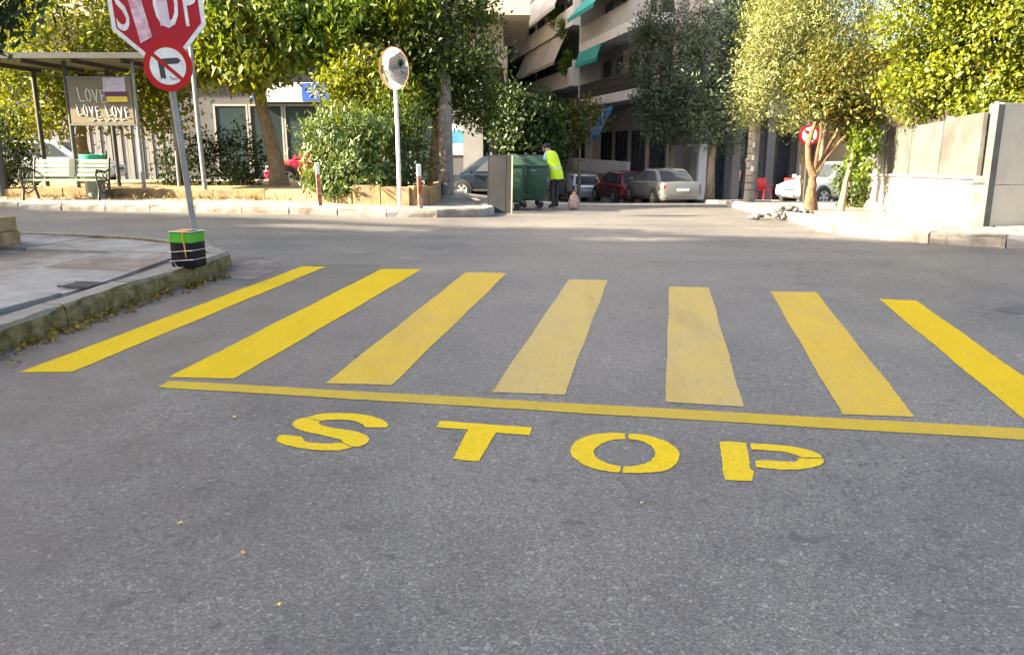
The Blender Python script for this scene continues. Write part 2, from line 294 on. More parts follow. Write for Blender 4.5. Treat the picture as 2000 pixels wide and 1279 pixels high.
# ---------------------------------------------------------------- mesh helpers
rng = random.Random(7)
class MB:
    def __init__(s): s.v = []; s.f = []
    def add(s, vs, fs):
        o = len(s.v); s.v += [tuple(v) for v in vs]; s.f += [tuple(i + o for i in f) for f in fs]; return s
    def box(s, c, d, rz=0, tilt=None, taper=1.0):
        m = Matrix.Rotation(rz, 3, 'Z')
        if tilt is not None: m = m @ tilt
        vs = []
        for z in (-.5, .5):
            k = taper if z > 0 else 1
            for x, y in ((-.5, -.5), (.5, -.5), (.5, .5), (-.5, .5)):
                vs.append(Vector(c) + m @ Vector((x * d[0] * k, y * d[1] * k, z * d[2])))
        return s.add(vs, [(0, 3, 2, 1), (4, 5, 6, 7), (0, 1, 5, 4), (1, 2, 6, 5), (2, 3, 7, 6), (3, 0, 4, 7)])
    def tube(s, pts, rad, seg=8, caps=True, wob=0):
        pts = [Vector(p) for p in pts]; n = len(pts)
        if isinstance(rad, (int, float)): rad = [rad] * n
        vs = []; fs = []; prev = None
        for i, p in enumerate(pts):
            t = (pts[min(i + 1, n - 1)] - pts[max(i - 1, 0)]).normalized()
            if prev is None:
                a = Vector((1, 0, 0)) if abs(t.x) < .8 else Vector((0, 1, 0)); u = t.cross(a).normalized()
            else:
                u = (prev - t * prev.dot(t)).normalized()
            prev = u; w = t.cross(u)
            for k in range(seg):
                a = 2 * math.pi * k / seg; r = rad[i] * (1 + wob * (rng.random() - .5))
                vs.append(p + (u * math.cos(a) + w * math.sin(a)) * r)
        for i in range(n - 1):
            for k in range(seg):
                a, b = i * seg + k, i * seg + (k + 1) % seg; fs.append((a, b, b + seg, a + seg))
        if caps: fs.append(tuple(range(seg - 1, -1, -1))); fs.append(tuple((n - 1) * seg + k for k in range(seg)))
        return s.add(vs, fs)
    def lathe(s, prof, seg=24, mat4=None, close=False):
        """revolve (radius, height) pairs around z; mat4 places the result"""
        vs = []; fs = []; n = len(prof)
        for r, z in prof:
            for k in range(seg):
                a = 2 * math.pi * k / seg; v = Vector((r * math.cos(a), r * math.sin(a), z)); vs.append(mat4 @ v if mat4 else v)
        for i in range(n - 1):
            for k in range(seg):
                a, b = i * seg + k, i * seg + (k + 1) % seg; fs.append((a, b, b + seg, a + seg))
        if not close: fs.append(tuple(range(seg - 1, -1, -1))); fs.append(tuple((n - 1) * seg + k for k in range(seg)))
        return s.add(vs, fs)
    def prism(s, poly, z0, z1, mat4=None):
        n = len(poly); vs = [Vector((x, y, z0)) for x, y in poly] + [Vector((x, y, z1)) for x, y in poly]
        if mat4: vs = [mat4 @ v for v in vs]
        return s.add(vs, [tuple(range(n - 1, -1, -1)), tuple(range(n, 2 * n))] + [(i, (i + 1) % n, n + (i + 1) % n, n + i) for i in range(n)])
    def quad(s, a, b, c, d, th=0):
        if not th: return s.add([a, b, c, d], [(0, 1, 2, 3)])
        a, b, c, d = map(Vector, (a, b, c, d)); nrm = (b - a).cross(d - a).normalized() * th
        return s.add([a, b, c, d, a + nrm, b + nrm, c + nrm, d + nrm], [(3, 2, 1, 0), (4, 5, 6, 7), (0, 1, 5, 4), (1, 2, 6, 5), (2, 3, 7, 6), (3, 0, 4, 7)])
    def build(s, name, m, parent=None, smooth=False, bevel=0):
        me = bpy.data.meshes.new(name); me.from_pydata(s.v, [], s.f)
        me.materials.append(M[m] if isinstance(m, str) else m)
        bm = bmesh.new(); bm.from_mesh(me); bmesh.ops.recalc_face_normals(bm, faces=bm.faces)
        if bevel: bmesh.ops.bevel(bm, geom=[e for e in bm.edges if e.calc_face_angle(0) > .5], offset=bevel, segments=2, affect='EDGES', profile=.5)
        bm.to_mesh(me); bm.free()
        if smooth:
            for p in me.polygons: p.use_smooth = True
            me.set_sharp_from_angle(angle=R(38))
        o = bpy.data.objects.new(name, me); C.objects.link(o)
        if parent is not None: o.parent = parent
        return o
def tag(o, label, cat, group=None):
    o['label'] = label; o['category'] = cat
    if group: o['group'] = group
    return o
def thing(name, label, cat, loc=(0, 0, 0), rz=0, group=None, rx=0, ry=0):
    o = bpy.data.objects.new(name, None); C.objects.link(o); o.empty_display_size = .2
    o.location = loc; o.rotation_euler = (rx, ry, rz); return tag(o, label, cat, group)
def struct(o): o['kind'] = 'structure'; return o
def on(X, Y, dz=0): return (X, Y, g(X, Y) + dz)
def copy_tree(o, parent=None):
    c = o.copy(); C.objects.link(c); c.parent = parent
    for ch in list(o.children): copy_tree(ch, c)
    return c
def text_mesh(txt, name, m, parent, size, mat4, depth=.004, shear=0, sx=1, spacing=1):
    cu = bpy.data.curves.new(name, 'FONT'); cu.body = txt; cu.size = size; cu.extrude = depth / 2; cu.shear = shear
    cu.align_x = 'CENTER'; cu.align_y = 'CENTER'; cu.resolution_u = 3; cu.space_character = spacing
    t = bpy.data.objects.new(name, cu); C.objects.link(t)
    dg = bpy.context.evaluated_depsgraph_get(); me = bpy.data.meshes.new_from_object(t.evaluated_get(dg))
    bpy.data.objects.remove(t); bpy.data.curves.remove(cu)
    me.transform(mat4 @ Matrix.Diagonal((sx, 1, 1, 1))); me.materials.clear(); me.materials.append(M[m]); me.name = name
    o = bpy.data.objects.new(name, me); C.objects.link(o); o.parent = parent; return o

def clip(poly, p, n):
    out = []
    for i in range(len(poly)):
        a, b = poly[i], poly[(i + 1) % len(poly)]
        da = (a[0] - p[0]) * n[0] + (a[1] - p[1]) * n[1]; db = (b[0] - p[0]) * n[0] + (b[1] - p[1]) * n[1]
        if da >= 0: out.append(a)
        if da * db < 0:
            t = da / (da - db); out.append((a[0] + (b[0] - a[0]) * t, a[1] + (b[1] - a[1]) * t))
    return out
def sheet(poly, h, base=-.3, step=1.0):
    """raised pavement: polygon cut into metre cells that follow the terrain, with sides going down"""
    bm = bmesh.new(); f = bm.faces.new([bm.verts.new((x, y, 0)) for x, y in poly])
    xs = [p[0] for p in poly]; ys = [p[1] for p in poly]
    for ax, lo, hi in ((0, min(xs), max(xs)), (1, min(ys), max(ys))):
        k = math.floor(lo) + step
        while k < hi:
            co = [0, 0, 0]; no = [0, 0, 0]; co[ax] = k; no[ax] = 1
            bmesh.ops.bisect_plane(bm, geom=bm.verts[:] + bm.edges[:] + bm.faces[:], plane_co=co, plane_no=no); k += step
    bmesh.ops.recalc_face_normals(bm, faces=bm.faces)
    r = bmesh.ops.extrude_face_region(bm, geom=bm.faces[:])
    top = set(v for v in r['geom'] if isinstance(v, bmesh.types.BMVert))
    for v in bm.verts: v.co.z = g(v.co.x, v.co.y) + (h if v in top else base)
    mb = MB(); bm.verts.index_update(); mb.v = [tuple(v.co) for v in bm.verts]; mb.f = [tuple(v.index for v in f.verts) for f in bm.faces]; bm.free()
    return mb
def polyline(pts, step):
    """points every `step` metres along a polyline"""
    out = []; pts = [Vector((*p, 0)) for p in pts]; d = 0; nxt = 0
    for a, b in zip(pts, pts[1:]):
        L = (b - a).length
        while nxt <= d + L: out.append(a.lerp(b, (nxt - d) / L)); nxt += step
        d += L
    return out
def kerb_stones(pts, inward, parent, h, w, mats, step=.95, rough=.008, seed=1):
    r = random.Random(seed); P = polyline(pts, step)
    for a, b in zip(P, P[1:]):
        t = (b - a).normalized(); n = Vector((-t.y, t.x, 0)) * inward; j = .008
        a2 = a + t * j; b2 = b - t * j; mb = MB(); sec = []
        for k in range(5):
            c = a2.lerp(b2, k / 4); z = g(c.x, c.y)
            e = lambda: (r.random() - .5) * 2 * rough
            ring = [(c + n * e(), z - .15), (c + n * e(), z + h * .45 + e()), (c + n * (.008 + e()), z + h - .03), (c + n * (.03 + e()), z + h + e() * .5), (c + n * w, z + h + e() * .4), (c + n * w, z - .15)]
            sec.append([(p.x, p.y, zz) for p, zz in ring])
        vs = [v for s_ in sec for v in s_]; fs = []
        for i in range(4):
            for q in range(6): fs.append((i * 6 + q, i * 6 + (q + 1) % 6, i * 6 + 6 + (q + 1) % 6, i * 6 + 6 + q))
        fs += [(5, 4, 3, 2, 1, 0), tuple(24 + q for q in range(6))]
        mb.add(vs, fs).build('kerb_stone', r.choice(mats), parent)

# ---------------------------------------------------------------- foliage
def leaf_mesh(name, cents, per, spread, size, asp, m, parent, seed, droop=.3, fold=.2, kind=None, tone=None):
    r = np.random.default_rng(seed); n = len(cents) * per
    c = np.repeat(np.asarray(cents, float), per, 0) + r.normal(0, spread, (n, 3)) * np.array([1, 1, .8])
    ax = r.normal(0, 1, (n, 3)); ax[:, 2] -= droop * 2; ax /= np.linalg.norm(ax, axis=1, keepdims=True)
    ca = np.asarray(cents, float); out = ca - ca.mean(0) * np.array([1, 1, .8]); out /= np.linalg.norm(out, axis=1, keepdims=True) + 1e-6
    out = out + r.normal(0, .35, out.shape); out[:, 2] += .55           # leaves of one clump face roughly the same way, outwards and up
    nr = np.repeat(out, per, 0) + r.normal(0, .42, (n, 3))
    sd_ = np.cross(ax, nr); sd_ /= np.linalg.norm(sd_, axis=1, keepdims=True) + 1e-9; up = np.cross(sd_, ax)
    L = size * r.uniform(.65, 1.3, (n, 1)); W = L * asp * .5
    p0 = c - ax * L * .5; p2 = c + ax * L * .5; mid = c - ax * L * .05
    p1 = mid + sd_ * W + up * W * fold; p3 = mid - sd_ * W + up * W * fold
    v = np.stack([p0, p1, p2, p3], 1).reshape(-1, 3); i = np.arange(n)[:, None] * 4
    f = np.concatenate([i + np.array([[0, 1, 2]]), i + np.array([[0, 2, 3]])], 1).reshape(-1, 3)
    me = bpy.data.meshes.new(name); me.from_pydata(v.tolist(), [], f.tolist()); me.materials.append(M[m])
    cl = np.repeat(r.uniform(-.22, .22, len(cents)) if tone is None else np.asarray(tone), per)
    rd = np.clip(.5 + (r.beta(2, 2, n) - .5) * .75 + cl, 0, 1); a = me.attributes.new('rnd', 'FLOAT', 'FACE'); a.data.foreach_set('value', np.repeat(rd, 2).astype(np.float32))
    o = bpy.data.objects.new(name, me); C.objects.link(o); o.parent = parent
    if kind: o['kind'] = kind
    return o
def blob(ells, dens, seed):
    """cluster centres: mostly near the surface of lumpy ellipsoids"""
    r = np.random.default_rng(seed); out = []
    for (cx, cy, cz, rx, ry, rz) in ells:
        n = max(6, int(dens * (rx * ry + ry * rz + rx * rz) / 3 * 4))
        d = r.normal(0, 1, (n, 3)); d /= np.linalg.norm(d, axis=1, keepdims=True)
        ph = r.uniform(0, 6, 6)
        lump = 1 + .16 * np.sin(d[:, 0] * 4 + ph[0]) * np.cos(d[:, 2] * 5 + ph[1]) + .12 * np.sin(d[:, 1] * 6 + d[:, 2] * 4 + ph[2])
        rad = (.35 + .65 * r.uniform(0, 1, n) ** .45) * lump
        out.append(d * rad[:, None] * np.array([rx, ry, rz]) + np.array([cx, cy, cz]))
    return np.concatenate(out)
def tree(name, label, cat, base, trunk, r0, ells, dens, per, spread, size, asp, leaf, bark, seed, limbs=9, droop=.3, group=None, r1=None, top_limb=.55):
    """trunk: points relative to base; ells: world crown ellipsoids"""
    t = thing(name, label, cat, base, 0, group); b = Vector(base); rr = random.Random(seed)
    rel = [(e[0] - b.x, e[1] - b.y, e[2] - b.z, e[3], e[4], e[5]) for e in ells]
    cents = blob(rel, dens, seed)
    n = len(trunk); r1 = r1 or r0 * .55
    rads = [r0 * 1.25] + [r0 + (r1 - r0) * i / (n - 1) for i in range(1, n)]
    pts = []; 
    for i in range(n - 1):
        a, c = Vector(trunk[i]), Vector(trunk[i + 1])
        for k in range(4): pts.append((a.lerp(c, k / 4) + Vector((rr.gauss(0, r0 * .08), rr.gauss(0, r0 * .08), 0)), rads[i] + (rads[i + 1] - rads[i]) * k / 4))
    pts.append((Vector(trunk[-1]), rads[-1])); pts[0] = (pts[0][0] - Vector((0, 0, .12)), pts[0][1] * 1.1)
    MB().tube([p for p, _ in pts], [q for _, q in pts], 10, wob=.12).build('trunk', bark, t, True)
    mb = MB(); top = Vector(trunk[-1]); lo = Vector(trunk[-2]).lerp(top, top_limb)
    for k in range(limbs):
        e = Vector(cents[rr.randrange(len(cents))]); s_ = lo.lerp(top, rr.random())
        if (e - s_).length < .4: continue
        md = s_.lerp(e, .5) + Vector((rr.gauss(0, .1), rr.gauss(0, .1), .18)); q = r1 * rr.uniform(.35, .7)
        mb.tube([s_, s_.lerp(md, .5) + Vector((0, 0, .06)), md, md.lerp(e, .55), e], [q, q * .8, q * .6, q * .4, q * .15], 6)
    if mb.v: mb.build('limb', bark, t, True)
    leaf_mesh('crown', cents, per, spread, size, asp, leaf, t, seed, droop)
    return t
def shrub(name, label, cat, base, ells, dens, per, spread, size, asp, leaf, seed, droop=0, stems=7, group=None):
    t = thing(name, label, cat, base, 0, group); b = Vector(base); rr = random.Random(seed)
    cents = blob([(e[0] - b.x, e[1] - b.y, e[2] - b.z, e[3], e[4], e[5]) for e in ells], dens, seed)
    mb = MB()
    for k in range(stems):
        e = Vector(cents[rr.randrange(len(cents))]); s_ = Vector((e.x * .25, e.y * .25, -.05))
        mb.tube([s_, s_.lerp(e, .5) + Vector((0, 0, .1)), e], [.025, .018, .006], 5)
    mb.build('stem', 'bark', t)
    leaf_mesh('foliage', cents, per, spread, size, asp, leaf, t, seed, droop)
    return t

# ================================================================ SETTING
def grid(xs, ys, fz):
    mb = MB(); nx = len(xs)
    mb.v = [(x, y, fz(x, y)) for y in ys for x in xs]
    mb.f = [(j * nx + i, j * nx + i + 1, (j + 1) * nx + i + 1, (j + 1) * nx + i) for j in range(len(ys) - 1) for i in range(nx - 1)]
    return mb
xs = [-900, -500, -250, -120] + list(range(-80, 61, 4)) + [100, 250, 500, 900]
ys = [-900, -400, -150, -60] + list(range(-40, 121, 4)) + [200, 400, 900]
struct(grid(xs, ys, lambda x, y: g(x, y) - .25).build('ground', 'earth', None))
road = struct(grid([x * .75 for x in range(-107, 61)], list(range(-40, 9, 3)) + [9, 10] + [11 + k * .75 for k in range(0, 120)], g).build('road', 'asphalt', None, True))

def marking(name, polys, m, label=None, jit=.005, h=.003, seed=0, step=.035):
    """hand-painted road marking: a thin sheet with a slightly wavering edge"""
    r = random.Random(seed); mb = MB()
    for poly in polys:
        pts = []
        for i in range(len(poly)):
            a, b = Vector((*poly[i], 0)), Vector((*poly[(i + 1) % len(poly)], 0)); L = (b - a).length; k = max(1, int(L / step))
            n = Vector((-(b - a).y, (b - a).x, 0)) / max(L, 1e-6); w = r.uniform(0, 6); amp = min(jit, L * .08)
            for q in range(k):
                off = 0 if q == 0 else amp * (math.sin(q * step * 5 + w) * .7 + r.uniform(-1, 1) * .6)
                p = a.lerp(b, q / k) + n * off; pts.append((p.x, p.y))
        bm = bmesh.new(); f = bm.faces.new([bm.verts.new((x, y, g(x, y) + h)) for x, y in pts])
        tr = bmesh.ops.triangulate(bm, faces=[f]); bm.verts.index_update()
        mb.add([v.co for v in bm.verts], [tuple(v.index for v in q.verts) for q in bm.faces]); bm.free()
    o = mb.build(name, m, road)
    for p in o.data.polygons:
        if p.normal.z < 0: p.flip()
    if label: o['label'] = label
    return o
STRIPES=[[(-2.314,8.673),(-2.049,8.673),(-2.772,4.803),(-3.093,4.791)],[(-1.413,8.51),(-0.975,8.51),(-1.701,4.667),(-2.115,4.698)],[(-0.488,8.324),(-0.054,8.264),(-0.718,4.537),(-1.125,4.576)],[(0.579,7.918),(0.961,7.864),(0.301,4.361),(-0.119,4.407)],[(1.517,7.548),(1.89,7.499),(1.279,4.163),(0.862,4.246)],[(2.418,7.305),(2.835,7.28),(2.144,4.005),(1.773,4.044)],[(3.286,6.987),(3.583,6.901),(2.99,3.807),(2.685,3.891)]]
STOP_LINE=[(-2.085,4.625),(2.902,3.792),(2.816,3.633),(-2.099,4.5)]
GUIDE_LINE=[(-2.222,8.805),(-1.472,8.772),(-1.456,8.673),(-2.209,8.706)]
LETTER_S=[[(-1.088,4.0),(-1.054,4.04),(-1.003,4.06),(-0.932,4.064),(-0.859,4.06),(-0.791,4.038),(-0.729,4.0),(-0.684,3.965),(-0.655,3.928),(-0.644,3.893),(-0.64,3.852),(-0.754,3.852),(-0.771,3.893),(-0.803,3.928),(-0.838,3.951),(-0.879,3.961),(-0.927,3.965),(-0.973,3.961),(-1.0,3.945),(-1.033,3.965)],[(-1.095,3.996),(-1.035,3.957),(-1.006,3.941),(-1.007,3.914),(-0.987,3.887),(-0.943,3.86),(-0.884,3.835),(-0.818,3.811),(-0.768,3.782),(-0.727,3.745),(-0.704,3.699),(-0.703,3.658),(-0.717,3.625),(-0.738,3.602),(-0.762,3.598),(-0.823,3.65),(-0.842,3.691),(-0.887,3.712),(-0.946,3.745),(-1.005,3.774),(-1.067,3.811),(-1.111,3.846),(-1.137,3.881),(-1.141,3.918),(-1.133,3.961),(-1.117,3.988)],[(-1.164,3.699),(-1.164,3.738),(-1.15,3.755),(-1.05,3.73),(-1.016,3.666),(-0.982,3.648),(-0.93,3.643),(-0.872,3.643),(-0.83,3.648),(-0.772,3.592),(-0.799,3.569),(-0.839,3.555),(-0.895,3.555),(-0.961,3.563),(-1.032,3.588),(-1.098,3.621),(-1.14,3.654)]]
LETTER_T=[[(-0.377,3.945),(-0.33,3.945),(-0.212,3.914),(-0.095,3.887),(0.104,3.852),(0.09,3.751),(-0.078,3.782),(-0.15,3.431),(-0.223,3.441),(-0.276,3.458),(-0.223,3.825),(-0.391,3.856)]]
LETTER_O=[[(0.571,3.774),(0.56,3.695),(0.518,3.693),(0.471,3.67),(0.431,3.633),(0.4,3.584),(0.386,3.538),(0.387,3.491),(0.404,3.448),(0.434,3.408),(0.465,3.388),(0.492,3.373),(0.479,3.307),(0.442,3.311),(0.398,3.33),(0.354,3.361),(0.311,3.415),(0.285,3.472),(0.276,3.538),(0.285,3.596),(0.31,3.662),(0.359,3.72),(0.422,3.763),(0.499,3.782)],[(0.587,3.765),(0.652,3.755),(0.706,3.724),(0.756,3.67),(0.785,3.596),(0.792,3.526),(0.774,3.448),(0.742,3.384),(0.691,3.328),(0.635,3.309),(0.573,3.299),(0.494,3.301),(0.508,3.371),(0.551,3.375),(0.602,3.398),(0.642,3.431),(0.67,3.481),(0.681,3.543),(0.675,3.606),(0.651,3.658),(0.619,3.685),(0.579,3.699)]]
LETTER_P=[[(1.017,3.662),(1.075,3.666),(1.145,3.644),(1.113,3.499),(1.076,3.349),(1.086,3.314),(1.049,3.219),(0.988,3.221),(0.933,3.231),(0.951,3.349),(0.986,3.516)],[(1.165,3.644),(1.247,3.633),(1.32,3.615),(1.383,3.588),(1.427,3.551),(1.451,3.503),(1.448,3.468),(1.356,3.47),(1.338,3.499),(1.312,3.526),(1.276,3.545),(1.223,3.555),(1.145,3.565)],[(1.121,3.433),(1.206,3.437),(1.295,3.417),(1.339,3.462),(1.451,3.458),(1.435,3.415),(1.406,3.384),(1.356,3.357),(1.295,3.336),(1.228,3.336),(1.165,3.349),(1.104,3.365)]]

for i, (poly, m, lb) in enumerate(zip(STRIPES, ('paint1', 'paint1', 'paint2', 'paint3', 'paint3', 'paint2', 'paint1'),
        ('bright fresh yellow crossing stripe alongside the mossy kerb', 'bright yellow crossing stripe touching the start of the stop line', 'slightly dusty yellow crossing stripe', 'dull tan dusty crossing stripe with a dark scuff', 'dull tan dusty crossing stripe', 'pale yellow dusty crossing stripe', 'bright yellow crossing stripe beside the asphalt patch'))):
    marking('crosswalk_stripe', [poly], m, lb, seed=i)
marking('stop_line', [STOP_LINE], 'paint5', 'long thin dusty yellow stop line', seed=20, jit=.004)
marking('guide_line', [GUIDE_LINE], 'paint6', 'faint thin guide line by the stripe ends', seed=21, jit=.002)
for ch, polys in (('s', LETTER_S), ('t', LETTER_T), ('o', LETTER_O), ('p', LETTER_P)):
    marking('road_letter', polys, 'paint4', 'stencilled yellow letter %s of the word STOP' % ch.upper(), jit=.004, seed=ord(ch), step=.02)
# asphalt repair beside the last stripe and the broken apron round the kerb corner
M['patch'] = mat('asphalt_patch', (.06, .06, .062), .75, .35, 9, bmp=.6, bscale=60, dirt=(.09, .085, .08), dscale=5)
marking('asphalt_patch', [[(4.05, 6.55), (4.6, 6.9), (6.5, 6.75), (7.5, 6.2), (6.8, 5.7), (5.2, 5.75), (4.5, 6.0)]], 'patch', 'dark asphalt repair patch', jit=.05, seed=40, step=.15)
M['apron'] = mat('worn_apron', (.10, .085, .08), .85, .45, 8, bmp=.8, bscale=30, dirt=(.15, .14, .13), dscale=4)
marking('worn_apron', [[(-2.98, 7.95), (-2.62, 7.9), (-2.5, 8.35), (-2.62, 8.9), (-2.95, 9.35), (-3.3, 9.4), (-3.1, 8.9)]], 'apron', 'rough broken asphalt round the kerb corner', jit=.04, seed=41, step=.1)

# ---- near-left pavement
def inset(pts, s, d=.11):
    out = []
    for i, p in enumerate(pts):
        a, b = pts[max(0, i - 1)], pts[min(len(pts) - 1, i + 1)]; L = math.hypot(b[0] - a[0], b[1] - a[1]); out.append((p[0] - (b[1] - a[1]) / L * d * s, p[1] + (b[0] - a[0]) / L * d * s))
    return out
edge_nl = [(-3.95, -3), (-3.60, 4.0), (-3.50, 5.3), (-3.37, 6.6), (-3.20, 7.5), (-3.05, 8.1), (-3.02, 8.45), (-3.15, 8.85), (-3.5, 9.25), (-4.6, 10.1), (-6.5, 10.65), (-14, 12.3)]
swn = struct(sheet(inset(edge_nl, 1) + [(-22, 14), (-22, -3)], .125).build('sidewalk', 'slab_b'))
kerb_stones(edge_nl, 1, swn, .175, .2, ['kerb', 'kerb', 'kerb'], .9, .012, 3)
kr = random.Random(11); ax = Vector((.2, .98, 0)).normalized(); ay = Vector((-.98, .2, 0)).normalized(); o0 = Vector((-3.42, 3.2, 0))
inner = [(-3.82, 3), (-3.72, 5.3), (-3.59, 6.6), (-3.42, 7.5), (-3.27, 8.1), (-3.25, 8.45), (-3.38, 8.75), (-3.68, 9.1), (-4.75, 9.9), (-6.55, 10.42), (-11, 11.4), (-11, 3)]
for i in range(0, 8):
    for j in range(0, 8):
        a = o0 + ax * (i * 1.05) + ay * (j * 1.15 - .2); jo = .012
        if kr.random() < .14: continue
        q = [a + ax * jo + ay * jo, a + ax * (1.05 - jo) + ay * jo, a + ax * (1.05 - jo) + ay * (1.15 - jo), a + ax * jo + ay * (1.15 - jo)]
        poly = [(p.x, p.y) for p in q]
        for k in range(len(inner)):
            p0, p1 = inner[k], inner[(k + 1) % len(inner)]
            n = (-(p1[1] - p0[1]), p1[0] - p0[0])
            if poly: poly = clip(poly, p0, n)
        if len(poly) < 3: continue
        ar = abs(sum(poly[k][0] * poly[(k + 1) % len(poly)][1] - poly[(k + 1) % len(poly)][0] * poly[k][1] for k in range(len(poly)))) / 2
        if ar < .05: continue
        dz = kr.uniform(-.004, .006); n = len(poly); tl = (kr.uniform(-.005, .005), kr.uniform(-.005, .005)); cx = sum(p[0] for p in poly) / n; cy = sum(p[1] for p in poly) / n
        top = [(x, y, g(x, y) + .158 + dz + (x - cx) * tl[0] + (y - cy) * tl[1]) for x, y in poly]; bot = [(x, y, g(x, y) + .1) for x, y in poly]
        MB().add(bot + top, [tuple(range(n - 1, -1, -1)), tuple(range(n, 2 * n))] + [(k, (k + 1) % n, n + (k + 1) % n, n + k) for k in range(n)]).build('paving_slab', kr.choice(['slab', 'slab', 'slab', 'slab', 'slab_b']), swn)
gc = MB()
for k in range(5): gc.box((-.18 + k * .09, 0, .005), (.05, .32, .012))
gc.box((0, -.175, .006), (.5, .03, .014)).box((0, .175, .006), (.5, .03, .014))
dg_ = tag(gc.build('drain_grate', 'darkmetal'), 'small dark metal drain grate set into the pavement beside the kerb', 'drain grate'); dg_.location = (-3.72, 6.78, g(-3.75, 6.78) + .166); dg_.rotation_euler = (0, 0, R(-10)); dg_.scale = (.62, .62, 1)
pb = thing('stone_planter', 'short sandstone planter corner standing on the grey slabs', 'planter', on(-6.75, 9.0, .15), R(-10))
for row in range(2):
    for k in range(4):
        MB().box((.62 - k * .49 - row * .1, -.3, .085 + row * .17), (.475, .2, .165)).build('stone', 'stone', pb, False, .012)
    for k in range(2): MB().box((.757, -.005 + k * .37 - row * .03, .085 + row * .17), (.2, .36, .165)).build('stone', 'stone', pb, False, .012)
MB().box((-.4, .25, .13), (2.1, .9, .25)).build('soil', 'earth', pb)

# ---- far-left pavement, planted strip behind it
edge_fl = [(-30, 19.2), (-16, 17.3), (-10.6, 16.55), (-4.6, 15.65), (-2.4, 15.35), (-1.2, 15.4), (-.55, 15.8), (-.35, 16.6), (-.5, 18), (-1.0, 21), (-1.6, 26)]
swl = struct(sheet(inset(edge_fl, 1) + [(-3, 29.0), (-30, 29.0)], .13).build('sidewalk', 'kerbtop'))
kerb_stones(edge_fl[1:], -1 if False else 1, swl, .16, .2, ['kerbtop', 'kerbtop', 'concrete'], .98, .012, 5)
bed_edge = [(-16, 19.3), (-10, 18.75), (-5.4, 18.1), (-3.3, 16.95), (-1.9, 16.75), (-1.72, 18.4), (-2.2, 24)]
bed = struct(sheet(bed_edge + [(-16, 25)], .28, .05).build('planting_bed', 'dry'))
pl_ = polyline(bed_edge, .62); brr = random.Random(4)
for a, b in zip(pl_, pl_[1:]):
    t = b - a; c = (a + b) / 2; rz = math.atan2(t.y, t.x); hh = .2 + (.2 if c.x > -3.6 else 0) + brr.uniform(-.02, .03)
    MB().box((c.x, c.y, g(c.x, c.y) + .12 + hh / 2), (t.length - .006, .17 + brr.uniform(0, .03), hh), rz).build('edging_stone', 'stone', bed, False, .015)
# ---- right pavement
edge_r = [(16, 8.0), (10.5, 9.15), (6.5, 10.1), (5.5, 10.9), (5.0, 11.9), (5.02, 13.4), (5.3, 15.0), (5.5, 18.5), (6.0, 22.5), (7.4, 24.6)]
swr = struct(sheet([(11, 24.6)] + [(18, 20), (18, 8)] + inset(edge_r, -1), .13).build('sidewalk', 'kerbtop'))
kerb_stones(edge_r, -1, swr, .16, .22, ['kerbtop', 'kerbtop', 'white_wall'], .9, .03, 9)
kr = random.Random(12)
for i in range(7):
    for j in range(2):
        cx, cy = 6.0 + i * .98 + j * .2, 11.12 - i * .2 + j * .98 + (.1 if i else .5)
        if j == 1 and i > 3: continue
        if kr.random() < .1: continue
        q = [(cx, cy), (cx + .955, cy - .195), (cx + 1.15, cy + .76), (cx + .195, cy + .955)]
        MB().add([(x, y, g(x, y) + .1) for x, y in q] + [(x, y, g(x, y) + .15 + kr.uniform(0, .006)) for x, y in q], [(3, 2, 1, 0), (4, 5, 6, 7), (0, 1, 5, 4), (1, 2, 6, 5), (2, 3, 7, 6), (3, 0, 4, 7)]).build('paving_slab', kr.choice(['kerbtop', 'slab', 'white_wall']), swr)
# ---- pavement in front of the far flats
edge_far = [(7.7, 30), (6.9, 38), (5.5, 47), (3.2, 62), (0, 82)]
swf = struct(sheet([(30, 33), (30, 31), (10, 31), (8.2, 30.0)] + edge_far + [(2, 83), (12, 42), (30, 42)], .12).build('sidewalk', 'concrete'))

# ---- garden wall on the right corner
gw = thing('garden_wall', 'white based corner wall with grey upper panels and a beige sheet return, under the bright leaved tree', 'wall')
Pa, Pb, Pc = Vector((8.2, 18.6, 0)), Vector((6.86, 11.75, 0)), Vector((14.5, 13.9, 0))
def wall_seg(a, b, z0, z1, th, name, m, bev=0, out=0, extra=0):
    """box between two ground points; z measured above the pavement"""
    t = (b - a); L = t.length; n = Vector((t.y, -t.x, 0)) / L; rz = math.atan2(t.y, t.x); za = g(a.x, a.y) + .13; zb = g(b.x, b.y) + .13
    vs = []
    for zz in (z0, z1):
        for p, zg in ((a, za), (b, zb)):
            for s_ in (out - th / 2, out + th / 2): q = p + n * s_; vs.append((q.x, q.y, zg + zz))
    mb = MB().add(vs, [(0, 1, 3, 2), (4, 6, 7, 5), (0, 2, 6, 4), (1, 5, 7, 3), (0, 4, 5, 1), (2, 3, 7, 6)])
    return mb.build(name, m, gw, False, bev)
nseg = 4
for k in range(nseg):
    a = Pa.lerp(Pb, k / nseg); b = Pa.lerp(Pb, (k + 1) / nseg)
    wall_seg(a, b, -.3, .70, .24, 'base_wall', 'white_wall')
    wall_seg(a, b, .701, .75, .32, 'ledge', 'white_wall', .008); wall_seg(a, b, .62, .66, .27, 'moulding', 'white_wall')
    t = (b - a).normalized() * .03
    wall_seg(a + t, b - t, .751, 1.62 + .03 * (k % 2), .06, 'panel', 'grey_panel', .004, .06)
    wall_seg(a - t * .8, a + t * .8, .751, 1.70, .1, 'post', 'galv')
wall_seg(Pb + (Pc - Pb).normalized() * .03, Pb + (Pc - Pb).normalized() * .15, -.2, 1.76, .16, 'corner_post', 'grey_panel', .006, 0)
dv = (Pc - Pb).normalized(); u = .16
